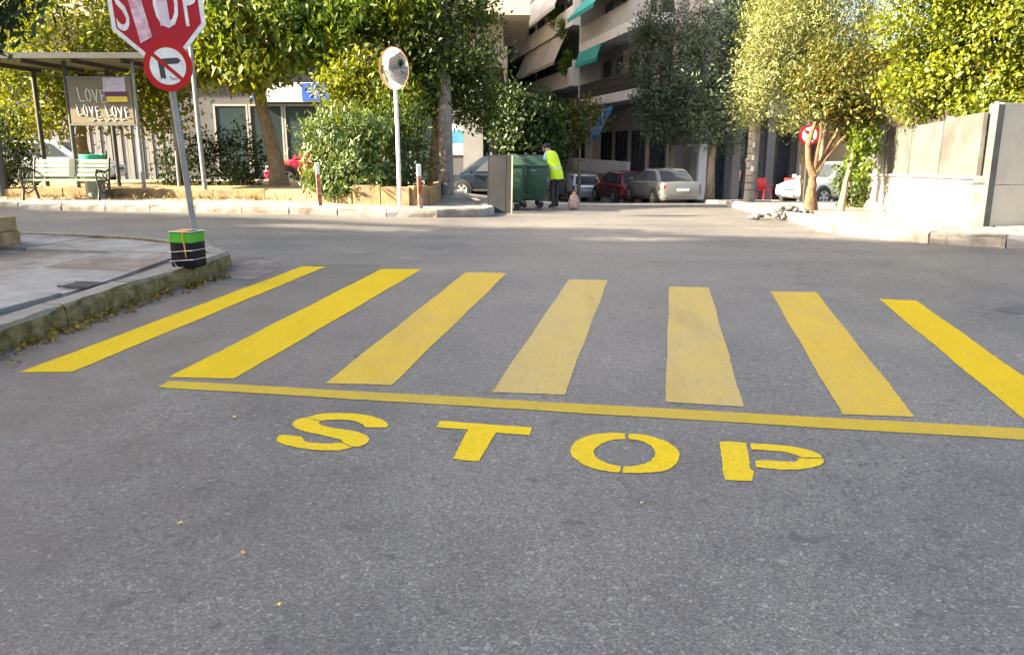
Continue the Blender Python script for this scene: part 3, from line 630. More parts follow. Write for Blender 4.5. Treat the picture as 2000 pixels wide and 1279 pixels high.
for k in range(5):
    a = Pb + dv * u; b = Pb + dv * (u + 1.5); u += 1.512
    wall_seg(a, b, -.1, .62, .07, 'lower_sheet', 'beige_panel', .004); wall_seg(a, b, .628, 1.78, .07, 'upper_sheet', 'beige_panel', .004)
    wall_seg(a, a + dv * .05, -.1, 1.80, .08, 'post', 'galv', 0, -.09)

# ---- buildings
def facade_frame(O, d):
    d = Vector((*d, 0)).normalized(); n = Vector((-d.y, d.x, 0))
    return lambda u, w, z: Vector((O[0], O[1], 0)) + d * u + n * w + Vector((0, 0, z))
def cuboid(pt, u0, u1, w0, w1, z0, z1):
    vs = [pt(u, w, z) for z in (z0, z1) for u, w in ((u0, w0), (u1, w0), (u1, w1), (u0, w1))]
    return MB().add(vs, [(0, 3, 2, 1), (4, 5, 6, 7), (0, 1, 5, 4), (1, 2, 6, 5), (2, 3, 7, 6), (3, 0, 4, 7)])
def fwindow(pt, u, z, w, h, par, frame='frame', glass='glass', bars=1):
    """window standing proud of a wall plane w=0: frame with recessed pane and sill"""
    f = MB(); t = .07
    for a in ((u, u + t, z, z + h), (u + w - t, u + w, z, z + h), (u + t, u + w - t, z + h - t, z + h), (u + t, u + w - t, z, z + t)):
        f.add(*(lambda m: (m.v, m.f))(cuboid(pt, a[0], a[1], -.02, .06, a[2], a[3])))
    for k in range(bars):
        uc = u + w * (k + 1) / (bars + 1); f.add(*(lambda m: (m.v, m.f))(cuboid(pt, uc - .03, uc + .03, -.02, .05, z + t, z + h - t)))
    fo = f.build('window', frame, par)
    cuboid(pt, u + t * .5, u + w - t * .5, -.03, .022, z + t * .5, z + h - t * .5).build('pane', glass, fo)
    cuboid(pt, u - .05, u + w + .05, -.02, .12, z - .05, z - .002).build('sill', 'offwhite', fo)
def awning(pt, u0, u1, zt, w0, zb, w1, m, par, val=.18):
    o = MB().quad(pt(u0, w0, zt), pt(u1, w0, zt), pt(u1, w1, zb), pt(u0, w1, zb), .03).build('awning', m, par)
    cuboid(pt, u0, u1, w1 - .02, w1 + .012, zb - val, zb - .002).build('valance', m, o)
    return o
DF = (-.164, .986)
bB = thing('apartment_building', 'grey flats with a teal awning and slanting balconies behind the dark trees', 'building')
pt = facade_frame((8.0, 40), DF)
cuboid(pt, 0, 14.2, -7, 0, -2, 20).build('wall', 'pink', bB)
for lv, zb in enumerate((3.7, 7.1, 10.5, 13.9)):
    cuboid(pt, .6, 13.9, .002, 1.45, zb, zb + .5).build('balcony_slab', 'balcony', bB)
    if lv == 0:
        ra = MB()
        for k in range(60): ra.add(*(lambda m: (m.v, m.f))(cuboid(pt, .7 + k * .22, .76 + k * .22, 1.36, 1.40, zb + .5, zb + 1.35)))
        for zz in (.62, .9, 1.36): ra.add(*(lambda m: (m.v, m.f))(cuboid(pt, .65, 13.85, 1.35, 1.41, zb + zz, zb + zz + .05)))
        ra.build('railing', 'darkframe', bB); cuboid(pt, .7, 13.8, 1.3, 1.33, zb + .55, zb + 1.3).build('railing_screen', 'greywall', bB)
    else:
        cuboid(pt, .65, 13.85, 1.30, 1.42, zb + .502, zb + 1.5).build('parapet', 'taupe', bB)
    cuboid(pt, 13.7, 13.9, .01, 1.44, zb + .503, zb + 3.38).build('fin_wall', 'offwhite', bB)
    for k in range(5): fwindow(pt, 1.0 + k * 2.6, zb + .52, 1.5, 2.25, bB, 'frame' if k % 2 else 'darkframe')
awning(pt, 8.4, 13.6, 7.08, 1.5, 6.3, 1.75, 'teal', bB); awning(pt, 7.2, 13.4, 10.45, 1.0, 9.0, 2.35, 'teal', bB); awning(pt, 3.6, 7.0, 10.45, 1.0, 9.3, 2.2, 'awn_grey', bB)
awning(pt, 6.4, 8.6, 3.65, 1.2, 1.9, 2.1, 'skyblue', bB); awning(pt, 10.0, 12.8, 3.65, 1.2, 2.2, 2.0, 'teal', bB)
for k in range(4): fwindow(pt, 1.2 + k * 3.2, -.5, 2.4, 2.7, bB, 'darkframe', 'glass', 2)
cuboid(pt, 2, 13.5, 1.6, 1.8, -.2, .55).build('front_wall', 'offwhite', bB)

bA = thing('apartment_building', 'pale flats with white tiled balcony ends and beige awnings up the street', 'building')
pa = facade_frame((5.45, 55), DF)
cuboid(pa, 0, 40, -14, 0, -2, 24).build('wall', 'taupe', bA)
for lv, zb in enumerate((5.2, 9.0, 12.8, 16.6)):
    cuboid(pa, .02, 38, .002, 1.5, zb, zb + .3).build('balcony_slab', 'balcony', bA)
    cuboid(pa, .02, 38, 1.38, 1.5, zb + .302, zb + 1.2).build('parapet', 'balcony', bA)
    cuboid(pa, 0, .12, .003, 1.503, zb - .02, zb + 1.62).build('tiled_end', 'balcony', bA)
    cuboid(pa, .13, .7, .004, .75, zb + 1.2, zb + 3.75).build('fin_wall', 'taupe', bA)
    for k in range(9): fwindow(pa, 1.5 + k * 3.8, zb + .32, 2.6, 2.4, bA, 'darkframe')
    if lv < 3:
        for k in range(3): awning(pa, 2.2 + k * 5.3, 7.3 + k * 5.3, zb + 3.75, 1.3, zb + 1.7 - .2 * lv, 2.25, 'awn_grey' if lv == 0 else 'awn_pale', bA)
for k in range(6): fwindow(pa, 2 + k * 5, 0.2, 3.4, 3.2, bA, 'darkframe', 'glass', 2)
for q, (u, z, s_) in enumerate(((1.6, 6.6, .5), (2.6, 8.9, .45), (5.5, 10.3, .45))):
    p = pa(u, 1.5, z)
    shrub('balcony_plant', ('trailing green plant hanging over the beige awning by the white tiled end', 'green climbing plant on the white balcony edge above the beige awning', 'small potted greenery behind the upper pale parapet')[q], 'plant', p, [(p.x, p.y, p.z + .1, s_, s_, s_ * 1.5)], 30, 16, .15, .2, .6, 'lf_green', 90 + q, .4, 3)

bL = thing('corner_building', 'cream flats over shops with a blue and white fascia behind the planted strip', 'building')
pl = facade_frame((-.9, 33.3), (-1, 0))     # u runs to the left, w towards the camera
def plx(u, w, z): return Vector((-.9 - u, 31.6 - w, z))
cuboid(plx, 0, 30, -62, 0, -2, 4.3).build('ground_floor_wall', 'greywall', bL)
cuboid(plx, -.55, 30, -62, .1, 4.301, 14).build('wall', 'cream', bL)
for lv, zb in enumerate((5.95, 9.2)):
    cuboid(plx, -1.55, 2.6, -8, 1.5, zb, zb + .25).build('balcony_slab', 'cream', bL)
    cuboid(plx, -1.55, 2.6, 1.38, 1.5, zb + .252, zb + 1.2).build('parapet', 'cream', bL)
    cuboid(plx, -1.55, -1.43, -8, 1.379, zb + .253, zb + 1.19).build('parapet', 'cream', bL)
    x_ = MB()
    for s_ in (-1, 1):
        a = plx(-.9 + .42 * s_, 1.503, zb + .35); b = plx(-.9 - .03 * s_, 1.503, zb + 1.1); x_.tube([a, b], .012, 5)
    x_.build('cross_moulding', 'taupe', bL)
    cuboid(plx, 3.4, 29, .102, 1.3, zb, zb + .25).build('balcony_slab', 'cream', bL); cuboid(plx, 3.4, 29, 1.18, 1.3, zb + .252, zb + 1.15).build('parapet', 'cream', bL)
    pm = lambda u, w, z: plx(u, w + .1, z)
    for k in range(8): fwindow(pm, .3 + k * 3.5, zb + .3, 1.8, 2.3, bL, 'darkframe')
cuboid(plx, .2, .95, .02, .75, -.8, 4.29).build('corner_pillar', 'arcade', bL)
# shop front with fascia
cuboid(plx, 6.0, 9.0, .01, .35, 3.02, 3.72).build('fascia', 'sign_white', bL); cuboid(plx, 6.05, 7.05, .352, .372, 3.05, 3.70).build('fascia_sign', 'blue', bL); cuboid(plx, 8.45, 8.95, .352, .372, 3.05, 3.70).build('fascia_sign', 'blue', bL)
st_ = MB()
for k in range(4):
    a = math.pi * k / 4; c = plx(6.55, .385, 3.37); dv_ = Vector((math.cos(a) * .3, 0, math.sin(a) * .24)); st_.tube([c - dv_, c + dv_], [.012, .012], 5)
st_.build('star_emblem', 'sign_white', bL)
for k in range(4): fwindow(plx, 5.2 + k * 1.35, .05, 1.32, 2.9, bL, 'frame', 'shopglass', 0)
ps_ = cuboid(plx, 7.0, 7.2, .08, .1, 1.3, 1.42).build('notice', 'sign_white', bL)
sh = MB()
for k in range(26): sh.add(*(lambda m: (m.v, m.f))(cuboid(plx, 12.2 + k * .2, 12.2 + k * .2 + .17, .01, .06 if k % 2 else .09, .1, 2.9)))
sh.build('ribbed_shutter', 'arcade', bL)
cuboid(plx, 1.0, 1.6, .01, .06, 1.05, 2.2).build('poster', 'sign_white', bL); cuboid(plx, 1.0, 1.6, .062, .07, 1.5, 1.95).build('poster_band', 'skyblue', bL)
for k in range(3): fwindow(plx, 1.8 + k * 1.2, .0, 1.1, 2.7, bL, 'frame', 'shopglass', 0)
for k in range(3): fwindow(plx, 18.4 + k * 2.6, .3, 2.2, 2.5, bL, 'darkframe', 'glass', 1)

bC = thing('arcade_building', 'dim grey building with a columned dark ground floor behind the red chairs', 'building')
def pcx(u, w, z): return Vector((11 + u, 36.1 - w, z))
cuboid(pcx, -2.7, 2.2, -3.4, -1.6, -2, 2.6).build('ground_floor_wall', 'arcade', bC); cuboid(pcx, -2.7, 2.2, -3.4, 0, 2.601, 16).build('wall', 'pink', bC)
for k in range(4):
    cuboid(pcx, -2.65 + k * 1.5, -2.3 + k * 1.5, -.5, -.1, -2, 2.6).build('column', 'offwhite' if k % 3 == 0 else 'arcade', bC)
pcr = lambda u, w, z: pcx(u, w - 1.6, z)
for k in range(3): fwindow(pcr, -2.2 + k * 1.5, -1.1, 1.1, 3.2, bC, 'darkframe', 'glass', 1)
for k in range(2):
    for zz in (3.8, 7.2, 10.6): fwindow(pcx, -2.0 + k * 2.4, zz, 1.4, 1.6, bC)
bR = thing('brown_house', 'low brown rendered house half hidden by the twin stemmed tree', 'building')
def prx(u, w, z): return Vector((13.4 + u, 34.3 - w, z))
cuboid(prx, 0, 14, -4, 0, -2, 5.2).build('wall', 'brownwall', bR); cuboid(prx, -.2, 14.2, -4.2, .25, 5.201, 5.45).build('roof_slab', 'taupe', bR)
for k in range(4): fwindow(prx, 1.0 + k * 3, .6, 1.4, 1.7, bR, 'darkframe')
# blocks that close the view at the far end and stand behind the photographer (the one behind shades the junction)
def block(label, cx, cy, lx, ly, h, rz, wall):
    t = thing('apartment_block', label, 'building', on(cx, cy), rz)
    MB().box((0, 0, h / 2 - 1), (lx, ly, h + 2)).build('wall', wall, t); MB().box((0, 0, h + .16), (lx + .4, ly + .4, .3)).build('roof_edge', 'offwhite', t)
    fr = lambda u, w, z: Vector((-lx / 2 + u, ly / 2 + w, z)); bk = lambda u, w, z: Vector((lx / 2 - u, -ly / 2 - w, z))
    for f in (fr, bk):
        for lv in range(int(h / 3.2)):
            for k in range(int(lx / 5)): fwindow(f, 1.6 + k * 5, 1.0 + lv * 3.2, 1.8, 1.6, t, 'frame', 'glass', 1)
            cuboid(f, .3, lx - .3, .01, 1.1, 3.0 + lv * 3.2, 3.18 + lv * 3.2).build('balcony_slab', 'offwhite', t)
    return t
block('plain flats closing the far end of the street', 4, 108, 50, 10, 18, 0, 'taupe')
block('long cream flats across the junction, on the side the sunlight comes from', -54.8, -8.3, 64, 28, 21.3, R(-19.9), 'cream')
blk = [o for o in C.objects if o.get('label', '').startswith('long cream')][0]
streak_gaps = [(4.5, 11.5), (17, 19), (-6, -3.5), (24, 25)]; u = -32
for a, b in sorted(streak_gaps) + [(32, 32)]:                      # added unseen parapet pieces, openings shaped to throw sun streaks on the junction
    if a > u: MB().box(((u + a) / 2, 13.9, 21.95), (a - u, .25, 1.25)).build('added_parapet', 'cream', blk)
    u = b
MB().box((0, 13.9, 22.75), (64, .3, .33)).build('added_roof_beam', 'offwhite', blk)  # added unseen beam and posts, closing the streak openings from above
for k in range(17): MB().box((-32 + k * 4, 13.6, 22.0), (.2, .2, 1.2)).build('added_beam_post', 'offwhite', blk)

# ================================================================ THINGS
# ---- stop sign post at the kerb corner
PX, PY = -3.15, 7.95
ss = thing('stop_sign', 'stop sign with a no right turn disc below it on a leaning grey pole', 'traffic sign', on(PX, PY, .12), R(3), ry=R(-3.8))
MB().tube([(0, 0, 0), (0, 0, 1.5), (0, 0, 3.15)], .03, 14).build('pole', 'galv', ss, True)
zc = 2.46; F3 = Matrix.Translation((-.01, -.055, zc)) @ Matrix.Rotation(R(90), 4, 'X')
octg = lambda r: [(r * math.cos(math.pi / 8 + k * math.pi / 4), r * math.sin(math.pi / 8 + k * math.pi / 4)) for k in range(8)]
pl8 = MB().prism(octg(.468), -.006, .004, F3).build('octagon_plate', 'sign_white', ss)
MB().prism(octg(.425), .0042, .0062, F3).build('red_field', 'sign_red', pl8)
text_mesh('STOP', 'lettering', 'sign_white', pl8, .62, F3 @ Matrix.Translation((0, 0, .0085)), .003, sx=.5, spacing=1.08)
MB().quad(*[F3 @ Vector(p) for p in ((-.19, -.31, .0112), (-.075, -.26, .0112), (-.135, .16, .0112), (-.25, .13, .0112))], .001).build('sticker', 'sticker', pl8)
MB().quad(*[F3 @ Vector(p) for p in ((.02, -.17, .0112), (.11, -.15, .0112), (.11, .13, .0112), (.01, .15, .0112))], .001).build('sticker', 'poster_w', pl8)
zd = 1.93; F4 = Matrix.Translation((.02, -.07, zd)) @ Matrix.Rotation(R(90), 4, 'X')
dsc = MB().lathe([(.228, -.005), (.228, .005)], 40, F4).build('disc_plate', 'sign_red2', ss)
MB().lathe([(.168, .0052), (.168, .0068)], 40, F4).build('white_field', 'sign_white', dsc)
MB().prism([(-.082, -.115), (-.064, -.10), (-.047, -.115), (-.032, -.10), (-.038, .07), (-.088, .07)], .007, .0085, F4).prism([(-.037, .018), (.098, .018), (.128, .045), (.098, .072), (-.037, .072)], .007, .0085, F4).build('arrow', 'black', dsc)
MB().prism([(-.15, .115), (-.125, .14), (.14, -.125), (.115, -.15)], .0088, .0102, F4).build('slash', 'sign_red2', dsc)
MB().tube([F4 @ Vector((.0, -.09, .0075)), F4 @ Vector((.03, -.12, .0075)), F4 @ Vector((.07, -.115, .0075))], .004, 5).build('scribble', 'black', dsc)
for zz in (2.3, 2.65, 1.92): MB().box((0, -.025, zz), (.1, .05, .04)).build('bracket', 'galv', ss)
# ---- oil tin wired to the foot of the post
tn = thing('oil_tin', 'black and green square oil tin wired to the foot of the stop sign pole', 'tin', on(-3.17, 7.74, .16), R(-14)); tn.scale = (.85, .85, .88)
w, hh = .29, .40
MB().box((0, 0, hh / 2), (w, w * .9, hh)).build('body', 'tin_black', tn, True, .022)
MB().prism([(sx * (w / 2 + .003) - sx * a, sy * (w * .45 + .003) - sy * b) for sx, sy, pr_ in ((-1, -1, ((0, .022), (.007, .007), (.022, 0))), (1, -1, ((.022, 0), (.007, .007), (0, .022))), (1, 1, ((0, .022), (.007, .007), (.022, 0))), (-1, 1, ((.022, 0), (.007, .007), (0, .022)))) for a, b in pr_], .285, .385).build('green_band', 'tin_green', tn)
MB().box((-w / 2 - .0015, 0, .15), (.003, w * .78, .27)).build('side_label', 'tin_side', tn)
rim = MB()
for a, b in (((-1, -1), (1, -1)), ((1, -1), (1, 1)), ((1, 1), (-1, 1)), ((-1, 1), (-1, -1))):
    rim.tube([(a[0] * w / 2, a[1] * w * .45, hh), (b[0] * w / 2, b[1] * w * .45, hh)], .007, 6)
rim.build('rim', 'wire', tn)
MB().box((-.05, 0, hh - .001), (w * .62, w * .7, .016)).build('dried_paint', 'orange', tn)
dr = MB(); dr.tube([(.045, -w * .45 - .003, hh), (.05, -w * .45 - .004, .3), (.058, -w * .45 - .004, .2), (.06, -w * .45 - .004, .12)], [.013, .010, .008, .004], 6); dr.build('paint_drip', 'orange', tn)
for zz in (.19, .09):
    wr = MB(); q = .012
    wr.tube([(-w / 2 - q, -w * .45 - q, zz - .015), (0, -w * .45 - q, zz), (w / 2 + q, -w * .45 - q, zz + .012), (w / 2 + q, w * .45 + q, zz + .01), (-w / 2 - q, w * .45 + q, zz), (-w / 2 - q, -w * .45 - q, zz - .015)], .004, 5)
    wr.build('binding_wire', 'wire', tn)
MB().tube([(-w / 2 - .005, -w * .4, .11), (-w * .3, -w * .45 - .012, .05), (-w * .1, -w * .45 - .03, .004)], .003, 5).build('loose_wire', 'wire', tn)

# ---- bus shelter, its board and poster, bench, litter bin
sh_ = thing('bus_shelter', 'dark flat roofed bus shelter on slim metal posts over the green bench', 'bus shelter', on(-8.62, 18.75, .1))
zr = 3.05
for x, y, r in ((.05, 0, .045), (-1.5, .05, .05), (-3.35, .15, .11), (-1.5, 2.0, .05), (.05, 2.0, .045), (-3.35, 2.0, .06)):
    MB().tube([(x, y, 0), (x, y, 1.6), (x, y, zr)], r, 10).build('post', 'darkmetal' if x < -1 else 'galv', sh_, True)
MB().box((-1.55, .95, zr + .06), (4.5, 2.9, .09)).build('roof', 'darkmetal', sh_, False, .01)
fe = MB().box((-1.55, -.52, zr + .07), (4.54, .05, .12)).build('roof_edge', 'darkmetal', sh_)
for x in (-3.3, -2.2, -1.1, 0): MB().box((x, .95, zr - .03), (.06, 2.6, .09)).build('roof_beam', 'darkmetal', sh_)
bo = MB().quad((-1.43, -.02, 1.68), (-.0, -.02, 1.68), (-.0, -.02, 2.68), (-1.43, -.02, 2.68), .03).build('notice_board', 'graf_board', sh_)
for a, b in (((-1.46, 1.66), (.03, 1.66)), ((-1.46, 2.70), (.03, 2.70))): MB().tube([(a[0], -.03, a[1]), (b[0], -.03, b[1])], .022, 6).build('board_rail', 'galv', bo)
W4 = Matrix.Translation((-.82, -.054, 2.28)) @ Matrix.Rotation(R(90), 4, 'X') @ Matrix.Rotation(R(-4), 4, 'Z')
gl_ = {'L': [[(0, 1), (.08, .35), (.15, 0), (.6, .08)]], 'O': [[(.3, 1), (.05, .7), (.1, .15), (.4, 0), (.62, .4), (.5, .9), (.25, .98)]], 'V': [[(0, .95), (.2, .4), (.3, 0), (.45, .5), (.65, 1)]], 'E': [[(.6, .92), (.1, .95), (.12, .5), (.1, .02), (.62, .06)], [(.12, .5), (.5, .55)]]}
gr = random.Random(2)
for word, x0, z0, hgt in (('LOVE', -1.22, 2.17, .30), ('LOVE', -1.28, 1.86, .25), ('LOVE', -.62, 1.84, .25)):
    wb_ = MB()
    for q, ch in enumerate(word):
        for stroke in gl_[ch]:
            wb_.tube([(x0 + q * hgt * .55 + px_ * hgt * .62 + gr.uniform(-.008, .008) + .03 * (1 - pz_), -.057, z0 + pz_ * hgt - q * .012 + gr.uniform(-.012, .012)) for px_, pz_ in stroke], .011, 5)
    wb_.build('graffiti', 'white_paint', bo)
wb_ = MB()
for q in range(5): wb_.tube([(-1.0 + q * .17, -.057, 1.79 + gr.uniform(-.02, .02)), (-.95 + q * .17, -.057, 1.76 + gr.uniform(-.02, .02)), (-.88 + q * .17, -.057, 1.78)], .008, 5)
wb_.build('scrawl', 'white_paint', bo)
ps = MB().box((-.36, -.075, 2.52), (.5, .012, .34)).build('poster', 'poster_w', sh_); MB().box((-.34, -.083, 2.335), (.5, .01, .1)).build('poster_band', 'maroon', ps); MB().box((-.32, -.083, 2.22), (.47, .01, .12)).build('poster_foot', 'poster_y', ps)

def make_bench():
    b = thing('park_bench', 'pale green slatted bench with ornate black iron ends under the bus shelter', 'bench', on(-9.82, 17.75, .13), R(-1.5))
    Lb = 1.62
    for k in range(4): MB().box((0, -.2 + k * .115, .43 - .01 * (k == 3)), (Lb, .092, .034)).build('seat_slat', 'slat', b, False, .006)
    for k in range(4): MB().box((0, .235 + k * .028, .53 + k * .098), (Lb, .03, .08), 0, Matrix.Rotation(R(-14), 3, 'X')).build('back_slat', 'slat', b, False, .006)
    MB().box((.03, .245, .675), (.13, .022, .42), 0, Matrix.Rotation(R(-14), 3, 'X')).build('back_strap', 'slat_dark', b)
    for s in (-1, 1):
        e = MB(); x = s * (Lb / 2 + .03)
        def cv(p, r): e.tube([(x, q[0], q[1]) for q in p], r, 6)
        cv([(-.27, 0), (-.25, .1), (-.2, .22), (-.24, .34), (-.26, .42)], .028); cv([(.3, 0), (.26, .12), (.2, .24), (.22, .4), (.25, .55), (.34, .9)], .028)
        cv([(-.26, .42), (0, .4), (.22, .42)], .024); cv([(-.27, .44), (-.3, .56), (-.22, .64), (-.05, .63), (.1, .6), (.26, .64)], .024)
        cv([(-.2, .22), (-.08, .14), (.05, .17), (.2, .24)], .018)
        for cy, cz, rr in ((-.1, .53, .075), (.07, .52, .06), (-.1, .3, .07), (.08, .31, .06), (-.24, .62, .045)):
            cv([(cy + rr * math.cos(a * .7), cz + rr * math.sin(a * .7)) for a in range(10)], .012)
        e.build('iron_end', 'iron', b, True)
    return b
make_bench()
lb = thing('litter_bin', 'grey litter bin with a bright green rim behind the bench end', 'litter bin', on(-9.5, 18.35, .13))
MB().lathe([(.19, 0), (.2, .02), (.235, .72), (.24, .86)], 20).build('body', 'bin_grey', lb, True); MB().lathe([(.243, .70), (.262, .71), (.268, .96), (.255, .975), (.235, .93)], 20).build('rim', 'green_lid', lb, True)
MB().tube([(.3, .05, 0), (.3, .05, 1.05)], .025, 8).build('stand', 'darkmetal', lb)
sp = thing('steel_post', 'plain grey steel post standing in the dry verge between bench and tree', 'post', on(-6.98, 18.3, .13), 0)
MB().tube([(0, 0, 0), (-.03, 0, 1.5), (-.05, 0, 3.3)], .05, 10).build('shaft', 'galv', sp, True); MB().box((0, 0, .03), (.2, .2, .04)).build('foot_plate', 'galv', sp)

# ---- convex mirror
mr = thing('traffic_mirror', 'round convex road mirror with an orange rim on a white pole', 'mirror', on(-2.2, 15.7, .13), R(2))
MB().tube([(0, 0, 0), (.0, 0, 1.5), (-.02, 0, 2.8)], .038, 12).build('pole', 'white_paint', mr, True)
FM = Matrix.Translation((-.02, -.07, 2.62)) @ Matrix.Rotation(R(-38), 4, 'Z') @ Matrix.Rotation(R(97), 4, 'X') @ Matrix.Scale(.87, 4)
prof = [(.43 * math.sin(a * .1), .10 * math.cos(a * .1 / 1.0 * 1.0) - .1 * 0) for a in range(15, -1, -1)]
prof = [(.425 * k / 12, .11 * (1 - (k / 12) ** 2)) for k in range(12, 0, -1)] + [(.002, .11)]
MB().lathe([(.425, -.005)] + prof, 40, FM).build('mirror_face', 'mirror', mr, True)
MB().lathe([(.42, -.03), (.44, -.02), (.446, .0), (.44, .014), (.425, .01)], 40, FM, True).build('rim', 'rim_rust', mr, True)
MB().lathe([(.05, -.09), (.3, -.06), (.42, -.03)], 32, FM).build('back_shell', 'rim_rust', mr, True); MB().box((-.02, -.02, 2.6), (.09, .1, .14)).build('clamp', 'galv', mr)
# ---- two marker stakes on the kerb
for x, y, lb_, hh in ((-3.85, 16.05, 'red and white marker stake at the kerb in front of the oleander bush', .86), (-1.78, 15.55, 'red and white marker stake beside the mirror pole and stone edging', .88)):
    k_ = thing('marker_stake', lb_, 'marker post', on(x, y, .12), R(20), 'marker stakes on the kerb', ry=R(-1))
    MB().box((0, 0, hh * .37), (.075, .075, hh * .74)).build('lower_shaft', 'rust_red', k_, False, .006); MB().box((0, 0, hh * .87), (.074, .074, hh * .257)).build('upper_shaft', 'white_paint', k_, False, .006)
    MB().box((.039, 0, hh * .5), (.008, .06, hh * .96)).build('side_strip', 'rust_red', k_)

# ---- utility poles
up = thing('utility_pole', 'weathered utility pole with peeling white paint marks beside the mirror', 'utility pole', on(-1.66, 20.5, .28), 0, ry=R(-.5))
MB().tube([(0, 0, -.1), (0, 0, 2), (0, 0, 4), (0, 0, 8.5)], [.185, .175, .165, .13], 16, wob=.03).build('shaft', 'pole_conc', up, True)
rr = random.Random(3)
for k in range(13):
    z = 1.0 + k * .13 + (1.0 if k > 6 else 0); a = math.radians(rr.uniform(-150, -105)); r = .1795 - z * .004; dz = rr.uniform(.05, .12); da = rr.uniform(.12, .3)
    MB().add([(math.cos(a + s * da + rr.uniform(-.08, .08)) * (r + .002), math.sin(a + s * da) * (r + .002), z + t * dz + rr.uniform(-.04, .04)) for s, t in ((-1, -1), (1, -1), (1.2, .2), (.5, 1), (-.8, .9))], [(0, 1, 2, 3, 4)]).build('paint_mark', 'white_paint', up)
up2 = thing('utility_pole', 'grey ringed utility pole under the silvery olive tree', 'utility pole', on(6.72, 22.7, .1))
MB().tube([(0, 0, -.1), (.02, 0, 2), (.05, 0, 5)], [.165, .15, .13], 14, wob=.03).build('shaft', 'pole_conc', up2, True)
for k in range(9): MB().lathe([(.166 - k * .0035, .35 + k * .2), (.166 - k * .0035, .35 + k * .2 + .03)], 14).build('ring', 'darkmetal', up2)
for k, (z, w_) in enumerate(((.95, .09), (1.25, .06), (1.6, .07))): MB().box((-.03, -.166, z), (w_, .01, .14)).build('paper_notice', 'white_paint', up2)
# ---- no left turn sign by the olive
ns = thing('no_left_turn_sign', 'no left turn sign on a thin pole by the twin stemmed tree', 'traffic sign', on(7.38, 20.3, .1), R(4))
MB().tube([(0, 0, 0), (0, 0, 2.0)], .025, 8).build('pole', 'darkmetal', ns); F5 = Matrix.Translation((0, -.04, 1.72)) @ Matrix.Rotation(R(90), 4, 'X')
d5 = MB().lathe([(.25, -.004), (.25, .004)], 32, F5).build('disc_plate', 'sign_red', ns); MB().lathe([(.19, .0042), (.19, .006)], 32, F5).build('white_field', 'sign_white', d5)
MB().prism([(.05, -.12), (.09, -.12), (.09, .03), (.04, .085), (-.06, .085), (-.06, .12), (-.13, .065), (-.06, .01), (-.06, .045), (.03, .045), (.05, .02)], .0062, .0075, F5).build('arrow', 'black', d5)
MB().prism([(-.15, .115), (-.125, .14), (.14, -.125), (.115, -.15)], .0078, .009, F5).build('slash', 'sign_red', d5)

# ---- navy shop sign on a mast behind the tree
nb = thing('shop_signboard', 'navy blue shop signboard with white swoosh on a grey mast behind the trees', 'sign', on(-5.55, 24.3, .3), R(-6))
MB().tube([(-.1, .06, 0), (-.1, .06, 4.0)], .05, 8).build('mast', 'galv', nb); MB().box((0, 0, 3.55), (1.85, .08, .62), 0, Matrix.Rotation(R(-3), 3, 'Y')).build('board', 'navy', nb, False, .01)
sw = MB()
for k in range(8): a = k / 7; sw.box((-.75 + a * .7, -.045, 3.33 + .3 * a * a), (.13, .008, .10 + .08 * a))
sw.build('swoosh', 'awn_pale', nb); MB().box((.28, -.046, 3.75), (.34, .01, .05)).build('red_mark', 'sign_red2', nb)
tx = MB()
for row in range(3):
    for k in range(9): tx.box((.12 + k * .085, -.046, 3.62 - row * .11), (.06, .01, .06))
tx.build('small_lettering', 'cream', nb); MB().box((0, 0, 3.21), (1.9, .12, .05), 0, Matrix.Rotation(R(-3), 3, 'Y')).build('lower_rail', 'galv', nb)

